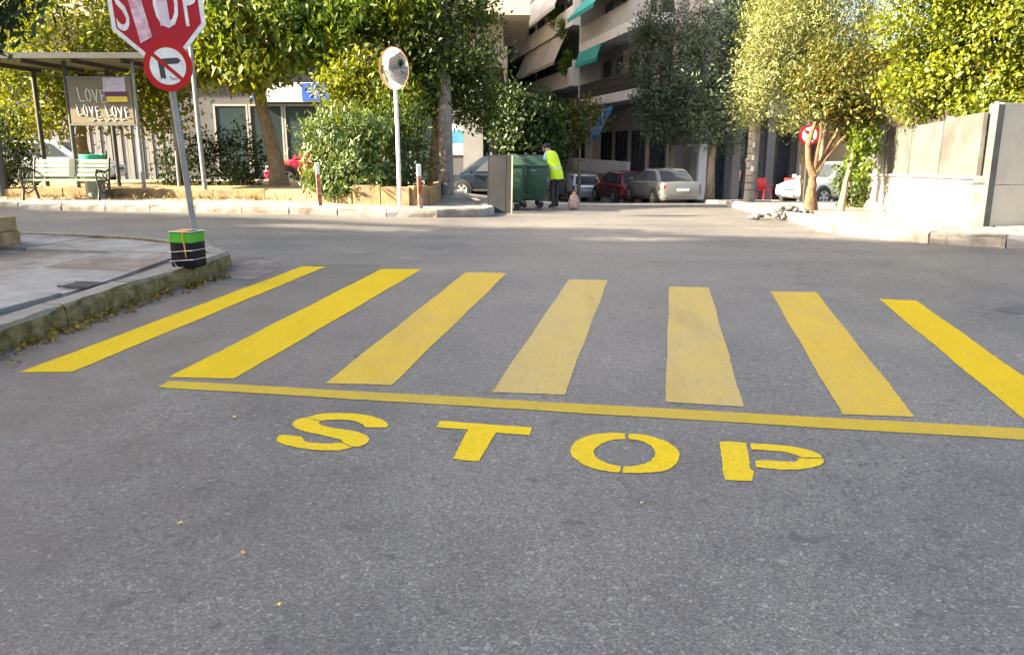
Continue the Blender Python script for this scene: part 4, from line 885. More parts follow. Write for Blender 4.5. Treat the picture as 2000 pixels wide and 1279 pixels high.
# ---- cars
def car(name, label, loc, rz, kind, paint, dims, pitch=0, group='cars parked along the far street'):
    """local +x is forward"""
    L, W, H = dims; t = thing(name, label, 'car', loc, rz, group); hw = W / 2
    belt = {'hatch': .62, 'sedan': .64, 'mpv': .57}[kind]
    S = {'hatch': [(-.5, .3, .55, .8), (-.485, .2, .6, .93), (-.42, .16, .62, .985), (-.2, .15, .625, 1), (.1, .15, .62, 1), (.24, .15, .60, .99), (.36, .15, .55, .97), (.45, .17, .48, .91), (.49, .22, .41, .8), (.5, .28, .36, .68)],
         'sedan': [(-.5, .3, .56, .78), (-.49, .2, .63, .92), (-.44, .16, .665, .97), (-.3, .15, .67, 1), (-.1, .15, .645, 1), (.12, .15, .63, 1), (.26, .15, .60, .99), (.38, .15, .55, .96), (.465, .17, .48, .9), (.492, .22, .42, .8), (.5, .28, .37, .66)],
         'mpv': [(-.5, .28, .5, .8), (-.488, .18, .55, .93), (-.42, .14, .57, .985), (-.2, .13, .575, 1), (.12, .13, .575, 1), (.28, .13, .57, .99), (.38, .14, .53, .97), (.46, .16, .45, .91), (.49, .2, .39, .8), (.5, .26, .34, .68)]}[kind]
    rings = []
    for x, zb, zt, ws in S:
        w = hw * ws; zb, zt = zb * H, zt * H; h = zt - zb
        half = [(w * .84, zb), (w * .95, zb + h * .12), (w, zb + h * .42), (w * .985, zb + h * .62), (w * .965, zt - h * .1), (w * .9, zt - h * .015), (w * .45, zt + .012), (0, zt + .018)]
        rings.append([(x * L, y, z) for y, z in half] + [(x * L, -y, z) for y, z in half[-2::-1]])
    mb = MB(); m_ = len(rings[0]); mb.add([v for r in rings for v in r], [(i * m_ + k, i * m_ + (k + 1) % m_, (i + 1) * m_ + (k + 1) % m_, (i + 1) * m_ + k) for i in range(len(rings) - 1) for k in range(m_)] + [tuple(range(m_)), tuple((len(rings) - 1) * m_ + k for k in range(m_ - 1, -1, -1))])
    mb.build('body', paint, t, True)
    xb, xt, xft, xfb = {'hatch': (-.475, -.40, .05, .25), 'sedan': (-.36, -.22, .06, .25), 'mpv': (-.48, -.44, .12, .33)}[kind]
    zb = belt * H - .02; zt = .955 * H; wb, wt = hw * .9, hw * .74
    lv = [(zb, xb, xfb, wb), (zb + (zt - zb) * .5, xb + (xt - xb) * .48, xfb + (xft - xfb) * .52, wb + (wt - wb) * .42), (zt, xt, xft, wt), (H * .99, xt + .03, xft - .04, wt * .86), (H, xt + .1, xft - .1, wt * .5)]
    cb = MB(); vs = []
    for z, a, b, w in lv: vs += [(a * L, -w, z), (b * L, -w, z), (b * L, w, z), (a * L, w, z)]
    fs = [(i * 4 + k, i * 4 + (k + 1) % 4, i * 4 + 4 + (k + 1) % 4, i * 4 + 4 + k) for i in range(4) for k in range(4)] + [(16, 17, 18, 19), (3, 2, 1, 0)]
    cb.add(vs, fs).build('cabin', paint, t, True, .02)
    def pane(nm, A, B, Cc, D, u0, u1, v0, v1, off):
        A, B, Cc, D = map(Vector, (A, B, Cc, D)); f = lambda u, v: A.lerp(B, u).lerp(D.lerp(Cc, u), v); n = (B - A).cross(D - A).normalized() * off
        MB().quad(f(u0, v0) + n, f(u1, v0) + n, f(u1, v1) + n, f(u0, v1) + n, .004).build(nm, 'glass', t)
    z0, a0, b0, w0 = lv[0]; z2, a2, b2, w2 = lv[2]; bul = .035
    pane('windscreen', (b0 * L, -w0, z0), (b0 * L, w0, z0), (b2 * L, w2, z2), (b2 * L, -w2, z2), .06, .94, .1, .93, .03)
    pane('rear_window', (a0 * L, w0, z0), (a0 * L, -w0, z0), (a2 * L, -w2, z2), (a2 * L, w2, z2), .09, .91, .14, .9, .03)
    cuts = ((.07, .44), (.47, .86)) if kind != 'mpv' else ((.05, .28), (.31, .56), (.59, .86))
    for s in (-1, 1):
        A, B, Cc, D = (a0 * L, s * w0, z0), (b0 * L, s * w0, z0), (b2 * L, s * w2, z2), (a2 * L, s * w2, z2)
        for u0, u1 in cuts: pane('side_window', A, B, Cc, D, u0, u1, .14, .9, -.022 * s)
        for wx in (-.30, .31):
            wr = .225 * H if kind != 'mpv' else .2 * H; c = Vector((wx * L, s * (hw - .1), wr))
            RM = Matrix.Translation(c) @ Matrix.Rotation(R(90) * -s, 4, 'X')
            MB().lathe([(wr + .055, -.06), (wr + .055, .112)], 24, RM).build('wheel_arch', 'plastic', t)
            ty = MB().lathe([(wr * .62, .13), (wr * .9, .132), (wr, .1), (wr, -.08), (wr * .6, -.09)], 24, RM).build('wheel', 'tyre', t, True)
            rm = MB().lathe([(wr * .60, .118), (wr * .60, .132)], 20, RM)
            rm.build('rim', 'plastic', ty); spk = MB()
            for q in range(5):
                a = q * 2 * math.pi / 5 + .3; spk.add([RM @ Vector((rr_ * math.cos(a + da), rr_ * math.sin(a + da), .139)) for rr_, da in ((wr * .1, -.9), (wr * .58, -.24), (wr * .58, .24), (wr * .1, .9))], [(0, 1, 2, 3)])
            spk.lathe([(wr * .58, .133), (wr * .63, .14), (wr * .63, .133)], 20, RM, True).lathe([(wr * .14, .133), (wr * .12, .145)], 10, RM); spk.build('spokes', 'rim', ty)
        MB().box((.225 * L, s * (hw + .07), belt * H + .05), (.09, .16, .11)).build('door_mirror', paint, t, True, .02)
        MB().box((-.487 * L, s * hw * .72, .53 * H if kind != 'mpv' else .55 * H), (.07, hw * .36, .12 * H)).build('tail_light', 'tail', t, True, .015)
        MB().box((.465 * L, s * hw * .64, .42 * H), (.12, hw * .38, .085 * H)).build('headlight', 'lamp', t, True, .02)
        for wx in ((-.12, .09) if kind != 'mpv' else (-.14, .1)): MB().box((wx * L, s * (hw * .985), .56 * H * (belt / .62)), (.16, .02, .025)).build('door_handle', paint, t)
        for wx in (-.21, -.02, .2): MB().box((wx * L, s * hw * .998, .4 * H), (.008, .006, .3 * H)).build('door_seam', 'plastic', t)
        MB().box((0, s * hw * .97, .185 * H), (.42 * L, .05, .05 * H)).build('sill_trim', 'plastic', t)
    MB().box((-.488 * L, 0, .30 * H), (.09, W * .86, .10 * H)).build('rear_bumper', paint, t, True, .02); MB().box((.487 * L, 0, .25 * H), (.07, W * .72, .09 * H)).build('front_bumper', 'plastic', t, True, .02)
    MB().box((-.503 * L, 0, .46 * H), (.012, .5, .11)).build('number_plate', 'plate', t); MB().box((.507 * L, 0, .26 * H), (.012, .5, .11)).build('number_plate', 'plate', t)
    MB().box((.498 * L, 0, .37 * H), (.02, W * .36, .05 * H)).build('grille', 'plastic', t)
    return t
hd = R(99)
car('parked_car', 'silver saloon car seen from behind, parked under the dark trees', on(6.15, 33.2), hd + R(3), 'sedan', 'car_silver', (4.4, 1.72, 1.42))
car('parked_car', 'dark red hatchback parked between the silver and the white car', on(5.2, 38.3), hd + R(5), 'hatch', 'car_red', (4.0, 1.7, 1.48))
car('parked_car', 'pale grey hatchback parked beyond the red one, by the thin trunked tree', on(3.45, 42.6), hd + R(2), 'hatch', 'car_white', (3.9, 1.66, 1.44))
car('parked_car', 'blue grey people carrier parked side on behind the rubbish bins', on(-.5, 29.9), R(176), 'mpv', 'car_grey', (4.1, 1.75, 1.52))
car('parked_car', 'cream white hatchback parked behind the twin stemmed tree on the corner', on(11.6, 29.2), R(205), 'hatch', 'car_cream', (4.1, 1.7, 1.5))
car('parked_car', 'crimson small car poking out between the slanting trunk and the oleander', on(-6.2, 26.5), R(196), 'hatch', 'car_pink', (3.7, 1.62, 1.45))
car('parked_car', 'white small car half hidden behind the bench and shelter posts', on(-15.2, 27.3), R(8), 'hatch', 'car_white', (3.8, 1.65, 1.5))

# ---- rubbish bins, leaning board
def dumpster(label, loc, rz):
    t = thing('wheeled_dumpster', label, 'dumpster', loc, rz, 'green rubbish containers')
    MB().add([(x * sx, y * sy, z) for z, sx, sy in ((.2, .50, .36), (1.08, .62, .47)) for x, y in ((-1, -1), (1, -1), (1, 1), (-1, 1))], [(0, 3, 2, 1), (4, 5, 6, 7), (0, 1, 5, 4), (1, 2, 6, 5), (2, 3, 7, 6), (3, 0, 4, 7)]).build('body', 'dumpster', t, True, .03)
    MB().box((0, 0, 1.1), (1.32, 1.0, .06)).build('rim', 'dumpster', t, True, .015)
    vs = []
    for k in range(7):
        a = math.pi * k / 6; vs += [(-.64, -.48 * math.cos(a), 1.13 + .2 * math.sin(a)), (.64, -.48 * math.cos(a), 1.13 + .2 * math.sin(a))]
    MB().add(vs, [(2 * k, 2 * k + 1, 2 * k + 3, 2 * k + 2) for k in range(6)] + [tuple(range(0, 14, 2)), tuple(range(13, 0, -2)), (0, 12, 13, 1)]).build('lid', 'dumpster', t, True)
    for x in (-.4, -.2, 0, .2, .4): MB().box((x * 1.1, -.43, .62), (.05, .05, .8), 0, Matrix.Rotation(R(7), 3, 'X')).build('rib', 'dumpster', t)
    for x in (-.42, .42):
        for y in (-.28, .28):
            MB().lathe([(.1, -.03), (.1, .03)], 14, Matrix.Translation((x, y, .1)) @ Matrix.Rotation(R(90), 4, 'Y')).build('caster', 'tyre', t); MB().box((x, y, .19), (.07, .1, .06)).build('caster_fork', 'galv', t)
    for s in (-1, 1): MB().tube([(s * .64, -.1, .98), (s * .72, -.1, .98), (s * .72, .1, .98), (s * .64, .1, .98)], .02, 6).build('lifting_trunnion', 'galv', t)
    MB().quad((.15, -.475, .82), (.4, -.475, .82), (.44, -.492, .98), (.12, -.492, .98), .003).build('torn_sticker', 'rust_red', t)
    return t
dumpster('green wheeled rubbish container directly behind the leaning dark board', on(-.06, 18.75), R(86)).scale = (.82, .74, .94); dumpster('green wheeled rubbish container with streaked end beside the man in the yellow vest', on(.47, 20.0), R(94)).scale = (.82, .74, .94)
bd = thing('leaning_board', 'dark grey board with a raw wood edge leaning against the rubbish container', 'board', on(-.27, 17.3), R(-6), rx=R(-9))
MB().box((0, 0, .6), (.50, .05, 1.2)).build('panel', 'board', bd, False, .004)
for a, b in (((.262, 0, .6), (.025, .07, 1.23)), ((.12, -.027, .6), (.012, .008, 1.18))): MB().box(a, b).build('edge_batten', 'wood' if a[0] > .2 else 'black', bd)
MB().box((-.258, 0, .6), (.015, .056, 1.2)).box((.0, 0, 1.21), (.5, .056, .018)).build('side_batten', 'board', bd)

# ---- people
SK = mat('skin', (.36, .20, .13), .55, .1, 6); SHIRT = mat('blue_shirt', (.30, .42, .50), .8, .1, 6); TROU = mat('dark_trousers', (.035, .032, .036), .85, .2, 6); SHOE = mat('shoes', (.03, .028, .026), .7, .2, 6); HAIR = mat('dark_hair', (.02, .016, .014), .7, .2, 20); DARKCL = mat('dark_clothes', (.022, .022, .024), .85, .2, 6)
def skin_body(name, verts, edges, rad, parent, mats, pick):
    me = bpy.data.meshes.new(name); me.from_pydata(verts, edges, [])
    o = bpy.data.objects.new(name, me); C.objects.link(o)
    md = o.modifiers.new('skin', 'SKIN'); md.use_smooth_shade = True; me.skin_vertices[0].data[0].use_root = True
    for i, r in enumerate(rad): me.skin_vertices[0].data[i].radius = r if isinstance(r, tuple) else (r, r)
    o.modifiers.new('sub', 'SUBSURF').levels = 2
    dg = bpy.context.evaluated_depsgraph_get(); nm = bpy.data.meshes.new_from_object(o.evaluated_get(dg)); bpy.data.objects.remove(o)
    nm.materials.clear()
    for m in mats: nm.materials.append(m)
    for p in nm.polygons: p.material_index = pick(p.center); p.use_smooth = True
    b = bpy.data.objects.new(name, nm); C.objects.link(b); b.parent = parent; return b
def person(label, loc, rz, lean, arms, feet, mats, pick, head_drop=0, s=1.0, hat=False):
    """faces local +y; lean = forward shift of the shoulders; arms/feet are joint lists"""
    t = thing('person', label, 'person', loc, rz); t.scale = (s, s, s)
    V = []; E = []; Rd = []
    def j(p, r, par=None):
        V.append(p); Rd.append(r)
        if par is not None: E.append((par, len(V) - 1))
        return len(V) - 1
    pel = j((0, 0, .95), (.145, .115)); sp1 = j((0, lean * .3, 1.1), (.14, .10), pel); ch = j((0, lean * .75, 1.3), (.165, .115), sp1); nk0 = j((0, lean, 1.45), (.09, .08), ch); nk = j((0, lean + head_drop * .4, 1.52), .055, nk0)
    hx = lean + head_drop; hz = 1.62 - head_drop * .9
    h1 = j((0, hx, hz), (.075, .088), nk); h2 = j((0, hx + .005, hz + .09), (.078, .092), h1); j((0, hx - .005, hz + .145), (.04, .05), h2)
    j((0, hx + .10, hz + .005), .016, h1)
    for sx, jl in zip((-1, 1), arms):
        shd = j((sx * .17, lean * .9, 1.42), .068, ch); el = j(jl[0], .045, shd); wr = j(jl[1], .03, el); d = (Vector(jl[1]) - Vector(jl[0])).normalized(); sd2 = Vector((0, 1, 0)); w = Vector(jl[1])
        pm = j(tuple(w + d * .06), (.034, .018), wr)
        for k in range(4):
            o_ = Vector((0, .028 - k * .018, 0)); ln = (.06, .07, .066, .05)[k]; a = j(tuple(w + d * (.075 + ln * .45) + o_), .009, pm); j(tuple(w + d * (.07 + ln) + o_ + Vector((-sx * .02, 0, 0))), .008, a)
        a = j(tuple(w + d * .05 + Vector((-sx * .01, .045, 0))), .01, pm); j(tuple(w + d * .085 + Vector((-sx * .015, .06, 0))), .009, a)
    for sx, jl in zip((-1, 1), feet):
        hp = j((sx * .085, 0, .88), .092, pel); kn = j(jl[0], .06, hp); an = j(jl[1], .042, kn); to = j((jl[1][0] + sx * .03, jl[1][1] + .16, .03), (.04, .028), an); j((jl[1][0], jl[1][1] - .05, .04), .038, an)
    skin_body('body', V, E, Rd, t, mats, pick)
    hr = MB(); n = 10; vs = []
    for i in range(6):
        for k in range(n):
            a = 2 * math.pi * k / n; ph = i / 5 * 1.75; vs.append((.088 * math.sin(ph) * math.cos(a), hx - .012 + .104 * math.sin(ph) * math.sin(a) - .018 * (i > 3) * (math.sin(a) > .3), hz + .075 + .1 * math.cos(ph) + (.045 if i > 3 and math.sin(a) > .3 else 0)))
    hr.add(vs, [(i * n + k, i * n + (k + 1) % n, i * n + n + (k + 1) % n, i * n + n + k) for i in range(5) for k in range(n)]).build('hair', HAIR, t, True)
    for sx in (-1, 1):
        MB().lathe([(.004, -.012), (.022, 0), (.004, .012)], 8, Matrix.Translation((sx * .085, hx, hz + .03)) @ Matrix.Rotation(R(90), 4, 'Y')).build('ear', SK, t, True)
        MB().lathe([(.002, -.008), (.01, 0), (.002, .008)], 8, Matrix.Translation((sx * .032, hx + .088, hz + .035)) @ Matrix.Rotation(R(90), 4, 'X')).build('eye', 'black', t, True)
    return t
def pick1(c):
    if c.z < .09: return 3
    if c.z < .93 and abs(c.x) < .22: return 2
    if c.z > 1.5: return 0
    if abs(c.x) > .15 and c.z < 1.2: return 0
    return 1
wk = person('man in a yellow vest stooping beside the rubbish containers', on(1.1, 20.2), R(48), .24, (((-.29, .2, 1.12), (-.29, .28, .88)), ((.29, .12, 1.12), (.3, .16, .86))), (((-.1, .06, .5), (-.11, -.02, .08)), ((.1, .05, .5), (.1, .05, .08))), [SK, SHIRT, TROU, SHOE], pick1, .13, .94)
ve = MB(); ringsv = [(.76, -.01, .23, .18), (.95, .0, .21, .165), (1.1, .06, .205, .16), (1.28, .15, .225, .165), (1.38, .18, .215, .16), (1.46, .20, .16, .13), (1.49, .205, .1, .1)]
n = 20; vs = [(rx_ * math.cos(2 * math.pi * k / n) * (1 + .02 * math.sin(k * 3 + z * 9)), y + ry_ * math.sin(2 * math.pi * k / n), z + (.012 * math.sin(k * 2.2) if z < .85 else 0)) for z, y, rx_, ry_ in ringsv for k in range(n)]
ve.add(vs, [(i * n + k, i * n + (k + 1) % n, i * n + n + (k + 1) % n, i * n + n + k) for i in range(len(ringsv) - 1) for k in range(n)]).build('safety_vest', 'vest', wk, True)
tp = MB(); tp.add([(rx_ * 1.02 * math.cos(2 * math.pi * k / n), y + ry_ * 1.02 * math.sin(2 * math.pi * k / n), z) for z, y, rx_, ry_ in ((1.02, .03, .211, .165), (1.07, .047, .209, .163)) for k in range(n)], [(k, (k + 1) % n, n + (k + 1) % n, n + k) for k in range(n)]).build('reflective_band', 'reflect', wk, True)
MB().lathe([(.02, .06), (.085, .05), (.1, .02), (.103, -.005)], 16, Matrix.Translation((0, .335, 1.625)) @ Matrix.Rotation(R(-12), 4, 'X')).build('cap', 'black', wk, True)
MB().prism([(-.08, .05), (.08, .05), (.06, .17), (0, .2), (-.06, .17)], 0, .012, Matrix.Translation((0, .35, 1.61)) @ Matrix.Rotation(R(-14), 4, 'X')).build('cap_peak', 'black', wk)
def lumpy(name, label, cat, loc, prof, m, seed, knot=None):
    r = random.Random(seed); t = thing(name, label, cat, loc, r.uniform(0, 3)); mb = MB(); n = 12; ph = [r.uniform(0, 6) for _ in range(4)]
    vs = [(rad * (1 + .16 * math.sin(3 * a * 2 * math.pi / n + ph[0] + z * 9) + r.uniform(-.08, .08)) * math.cos(a * 2 * math.pi / n), rad * (1 + .14 * math.sin(2 * a * 2 * math.pi / n + ph[1]) + r.uniform(-.08, .08)) * math.sin(a * 2 * math.pi / n), z) for rad, z in prof for a in range(n)]
    k = len(prof); mb.add(vs, [(i * n + q, i * n + (q + 1) % n, i * n + n + (q + 1) % n, i * n + n + q) for i in range(k - 1) for q in range(n)] + [tuple(range(n - 1, -1, -1)), tuple((k - 1) * n + q for q in range(n))]).build('sack', m, t, True)
    if knot: MB().lathe([(.03, 0), (.035, .02), (.06, .05), (.025, .075)], 7, Matrix.Translation((.01, 0, prof[-1][1] - .02)) @ Matrix.Rotation(R(20), 4, 'X')).build('knot', knot, t, True)
    return t
lumpy('rubbish_bag', 'small pinkish bag with an orange top standing by the stooping man', 'bag', on(1.52, 19.75), [(.08, 0), (.12, .04), (.13, .14), (.12, .24), (.09, .32), (.05, .36)], 'bag', 5, 'orange')
lumpy('carrier_bag', 'black carrier bag hanging at the hand of the stooping man', 'bag', (1.42, 20.38, g(1.4, 20.3) + .36), [(.07, 0), (.12, .05), (.13, .22), (.08, .38), (.02, .50)], 'blackbag', 6)
person('dark clothed person standing by the pillar near the red chairs', on(9.75, 33.6, .12), R(150), .02, (((-.25, .02, 1.15), (-.26, .05, .9)), ((.25, .02, 1.15), (.25, .06, .9))), (((-.09, .02, .5), (-.1, 0, .08)), ((.09, .02, .5), (.1, .0, .08))), [SK, DARKCL, DARKCL, SHOE], pick1, .03)

# ---- red cafe chairs
def chair(loc, rz):
    t = thing('cafe_chair', 'red plastic cafe chair in front of the dim columned building', 'chair', loc, rz, 'red cafe chairs')
    MB().box((0, 0, .44), (.44, .44, .035)).build('seat', 'red_plastic', t, True, .012); MB().box((0, .225, .68), (.44, .03, .42), 0, Matrix.Rotation(R(-9), 3, 'X')).build('backrest', 'red_plastic', t, True, .012)
    for x in (-.2, .2):
        for y in (-.2, .2): MB().tube([(x * .9, y * .9, .43), (x * 1.08, y * 1.08, 0)], .018, 6).build('leg', 'red_plastic', t)
        MB().box((x * 1.1, 0, .62), (.04, .42, .03)).build('armrest', 'red_plastic', t)
    return t
c0 = chair(on(10.5, 33.4, .12), R(20))
for x, y, a in ((11.35, 32.9, 160), (12.0, 32.5, -30), (12.55, 32.9, 80), (12.9, 32.2, 200)):
    k_ = copy_tree(c0); k_.location = on(x, y, .12); k_.rotation_euler = (0, 0, R(a))

# ---- rubble, loose stones
def stone(label, x, y, s, seed, m='rubble', dz=0, grp='rubble stones at the broken kerb'):
    r = random.Random(seed); bm = bmesh.new(); bmesh.ops.create_icosphere(bm, subdivisions=2, radius=1)
    ph = [r.uniform(0, 6) for _ in range(3)]
    for v in bm.verts: v.co *= 1 + .2 * math.sin(v.co.x * 3 + ph[0]) * math.cos(v.co.y * 3 + ph[1]) + r.uniform(-.07, .07); v.co = Vector((v.co.x * s, v.co.y * s * .8, v.co.z * s * .6))
    me = bpy.data.meshes.new('stone'); bm.to_mesh(me); bm.free(); me.materials.append(M[m]); o = bpy.data.objects.new('rubble_stone', me); C.objects.link(o)
    o.location = on(x, y, s * .35 + dz); o.rotation_euler = (0, 0, r.uniform(0, 6)); tag(o, label, 'stone', grp)
rr = random.Random(8)
for k in range(26):
    a = rr.uniform(0, 6.28); d = rr.random() ** .6; x, y = 4.95 + math.cos(a) * d * .62 + .3, 15.6 + math.sin(a) * d * .55
    stone('grey stone in the rubble heap at the broken kerb', x, y, rr.uniform(.05, .11), k, 'rubble', max(0, .14 * (1 - d)) + (.1 if x > 5.3 else 0))
for k, (x, y, s) in enumerate(((7.75, 16.9, .2), (7.95, 17.5, .24), (7.6, 16.4, .14), (8.0, 18.2, .2))): stone('pale boulder lying at the foot of the white based wall', x, y, s, 50 + k, 'kerbtop', .1, 'pale boulders by the wall')

# ================================================================ PLANTS
tree('street_tree', 'slanting bare trunked street tree with hanging leaves beside the bus shelter', 'tree', on(-6.05, 21.0, .28), [(0, 0, 0), (-.15, 0, 1.1), (-.42, 0, 2.5), (-.3, .1, 3.4)], .2,
     [(-6.4, 21.2, 5.4, 2.5, 2.0, 1.9), (-4.1, 20.8, 5.0, 1.7, 1.5, 1.5), (-2.7, 20.2, 5.0, 1.1, .9, .9), (-5.0, 20.6, 3.9, 1.0, .8, .6)], 20, 32, .26, .195, .42, 'lf_green', 'bark_pale', 21, 16, .5)
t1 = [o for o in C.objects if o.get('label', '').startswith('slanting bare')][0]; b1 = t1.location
leaf_mesh('sunlit_hanging_leaves', blob([(x - b1.x, y - b1.y, z - b1.z, *r_) for x, y, z, *r_ in ((-7.7, 20.1, 3.4, 1.1, .7, .5), (-6.3, 19.9, 3.2, .9, .6, .5), (-7.0, 20.0, 4.1, .9, .6, .4), (-2.6, 19.6, 4.7, .6, .4, .5))], 26, 5), 20, .2, .24, .42, 'lf_yellow', t1, 77, .8)  # lower clumps in a brighter leaf colour, sunlight put into the material
tree('street_tree', 'tall yellow green tree rising behind the bus shelter roof', 'tree', on(-11.9, 22.4, .28), [(0, 0, 0), (.1, 0, 1.5), (.2, 0, 3.0)], .17,
     [(-11.2, 22.2, 5.0, 2.4, 1.7, 2.0), (-9.2, 22.6, 4.4, 1.6, 1.3, 1.6), (-12.6, 22.0, 2.6, 1.4, 1.0, 1.2), (-9.9, 22.5, 2.6, 1.2, .9, .9)], 22, 32, .25, .15, .5, 'lf_yellow', 'bark', 22, 12, .3)
tree('street_tree', 'dark shaded tree hanging over the near pavement by the stone planter', 'tree', on(-7.6, 9.9, .15), [(0, 0, 0), (.1, 0, 1.6), (.2, .1, 2.9)], .14,
     [(-7.1, 10.3, 3.75, 1.15, 1.1, 1.2), (-6.65, 10.4, 3.2, .6, .6, .55)], 34, 24, .18, .15, .42, 'lf_dark', 'bark', 23, 12, .6)
tree('street_tree', 'dense dark green tree behind the white marked utility pole', 'tree', on(-2.1, 21.0, .28), [(0, 0, 0), (.1, 0, 1.2), (.25, .1, 2.3)], .15,
     [(-1.75, 20.6, 4.6, 1.45, 1.3, 2.2), (-2.6, 20.9, 2.9, .9, .8, 1.0), (-1.1, 21.3, 2.7, .8, .8, .8)], 32, 32, .22, .14, .5, 'lf_deep', 'bark', 24, 12, .35)
tree('small_tree', 'small yellowing tree growing behind the oleander bush', 'tree', on(-4.1, 19.5, .28), [(0, 0, 0), (.05, 0, .8), (.05, 0, 1.5)], .07,
     [(-3.75, 19.5, 2.75, .8, .6, .75), (-2.9, 19.4, 2.5, .7, .5, .9)], 50, 20, .18, .15, .45, 'lf_yellow', 'bark', 25, 8, .4)
shrub('oleander_bush', 'big pale green oleander bush in the stone edged bed', 'bush', on(-3.62, 17.45, .28), [(-3.62, 17.55, 1.3, .9, .65, 1.0), (-3.5, 17.45, .8, .92, .55, .5)], 95, 26, .12, .15, .3, 'lf_oleander', 31, -.45, 16)
shrub('green_bush', 'dark green bush behind the mirror pole', 'bush', on(-2.35, 18.2, .28), [(-2.4, 18.3, 1.3, .55, .5, 1.1), (-2.75, 18.6, 1.9, .5, .4, .7)], 70, 22, .14, .12, .4, 'lf_deep', 32, 0, 8)
shrub('hedge_bush', 'dark leafy hedge bush at the shelter post end of the bench', 'bush', on(-12.4, 19.4, .28), [(-12.5, 19.6, 1.15, .95, .5, 1.2)], 60, 22, .15, .11, .5, 'lf_dark', 33, 0, 8)
for k, (x, lb_) in enumerate(((-8.6, 'dark hedge bush in front of the ribbed white shutter'), (-7.3, 'dark hedge bush beside the plain steel post'))):
    shrub('hedge_bush', lb_, 'bush', on(x, 21.4 + .1 * k, .28), [(x, 21.5, .95, .85, .5, .85)], 55, 20, .15, .11, .5, 'lf_dark', 34 + k, 0, 8)
tree('street_tree', 'low dark tree crowding the people carrier by the building corner', 'tree', on(.75, 31.0, .0), [(0, 0, 0), (-.1, 0, 1.2), (-.2, 0, 2.0)], .1, [(.0, 30.9, 2.3, 1.0, .9, 1.3), (1.0, 31.2, 1.7, .9, .8, 1.2)], 30, 24, .24, .2, .5, 'lf_dark', 'bark', 26, 8)
tree('street_tree', 'low dark green tree behind the head of the man in the vest', 'tree', on(1.7, 34.6, .0), [(0, 0, 0), (0, 0, 1.1), (0, 0, 2.2)], .1, [(1.6, 34.5, 2.1, 1.1, 1.0, 1.3)], 30, 24, .24, .2, .5, 'lf_deep', 'bark', 27, 8)
tree('street_tree', 'thin trunked young tree with rusty leaves beyond the stooping man', 'tree', on(2.85, 34.4, .0), [(0, 0, 0), (.02, 0, 1.6), (.0, 0, 2.5)], .075, [(2.95, 34.5, 2.5, 1.0, .8, .8), (2.5, 34.4, 1.9, .6, .6, .5)], 26, 20, .24, .18, .45, 'lf_rust', 'bark_pale', 28, 9)
tree('street_tree', 'tall blue green tree over the dark red hatchback', 'tree', on(7.3, 36.4, .1), [(0, 0, 0), (-.1, 0, 1.4), (-.2, 0, 2.8)], .18, [(6.6, 36.2, 5.0, 1.55, 1.2, 2.7), (6.9, 36.2, 2.7, 1.3, 1.0, 1.3)], 30, 26, .26, .2, .3, 'lf_pine', 'bark', 41, 12, .1)
tree('street_tree', 'tall blue green tree over the silver saloon car', 'tree', on(8.3, 33.7, .1), [(0, 0, 0), (0, 0, 1.4), (.05, 0, 2.8)], .18, [(8.2, 33.6, 4.9, 1.4, 1.2, 2.6), (8.6, 33.8, 2.6, 1.3, 1.0, 1.3), (10.2, 34.0, 6.8, 1.6, 1.2, 1.5)], 30, 26, .26, .2, .3, 'lf_pine', 'bark', 42, 12, .1)
tree('olive_tree', 'bright silvery olive tree over the ringed utility pole', 'tree', on(8.3, 22.6, .12), [(0, 0, 0), (-.1, 0, .9), (-.3, 0, 1.9)], .15, [(7.9, 22.2, 3.9, 1.7, 1.3, 1.7), (6.6, 21.9, 3.1, .75, .7, .85), (7.2, 21.8, 4.6, 1.2, 1.0, 1.2), (8.8, 22.4, 5.0, 1.3, 1.0, 1.2), (6.35, 21.8, 2.3, .35, .35, .45), (7.35, 21.6, 2.2, .35, .35, .4)], 48, 36, .17, .12, .24, 'lf_olive', 'bark', 43, 12, .15)
tree('twin_stem_tree', 'twin stemmed tree with rusty tinged leaves at the pavement corner', 'tree', on(6.25, 16.75, .13), [(0, 0, 0), (-.02, 0, .45), (.02, 0, .8)], .12, [(6.75, 16.7, 2.75, 1.0, .8, .85), (6.3, 16.6, 2.4, .5, .5, .45), (7.1, 16.8, 2.0, .6, .5, .5)], 62, 24, .14, .11, .42, 'lf_rust', 'bark_red', 44, 5, .25)
tt = [o for o in C.objects if o.name.startswith('twin_stem_tree')][0]
MB().tube([(.0, 0, .7), (-.12, 0, 1.0), (-.16, 0, 1.35), (-.05, 0, 1.8)], [.085, .065, .06, .035], 9, wob=.15).build('stem', 'bark_red', tt, True); MB().tube([(.02, 0, .7), (.14, 0, 1.05), (.12, .02, 1.5), (.3, .05, 2.0)], [.075, .055, .05, .03], 9, wob=.15).build('stem', 'bark_pale', tt, True)
tree('small_tree', 'slim dark leaning trunk wrapped in fresh green leaves near the wall end', 'tree', on(6.72, 16.35, .13), [(0, 0, 0), (.06, 0, .6), (.2, .02, 1.5)], .065, [(7.05, 16.3, 1.6, .32, .25, .35), (7.0, 16.3, 1.15, .2, .2, .35)], 90, 14, .08, .12, .5, 'lf_green', 'bark', 45, 5, .4)
shrub('ivy_bush', 'dark green ivy bush against the end of the white based wall', 'bush', on(7.75, 18.0, .13), [(7.75, 18.2, .62, .4, .5, .55)], 110, 20, .1, .09, .6, 'lf_deep', 46, 0, 6)
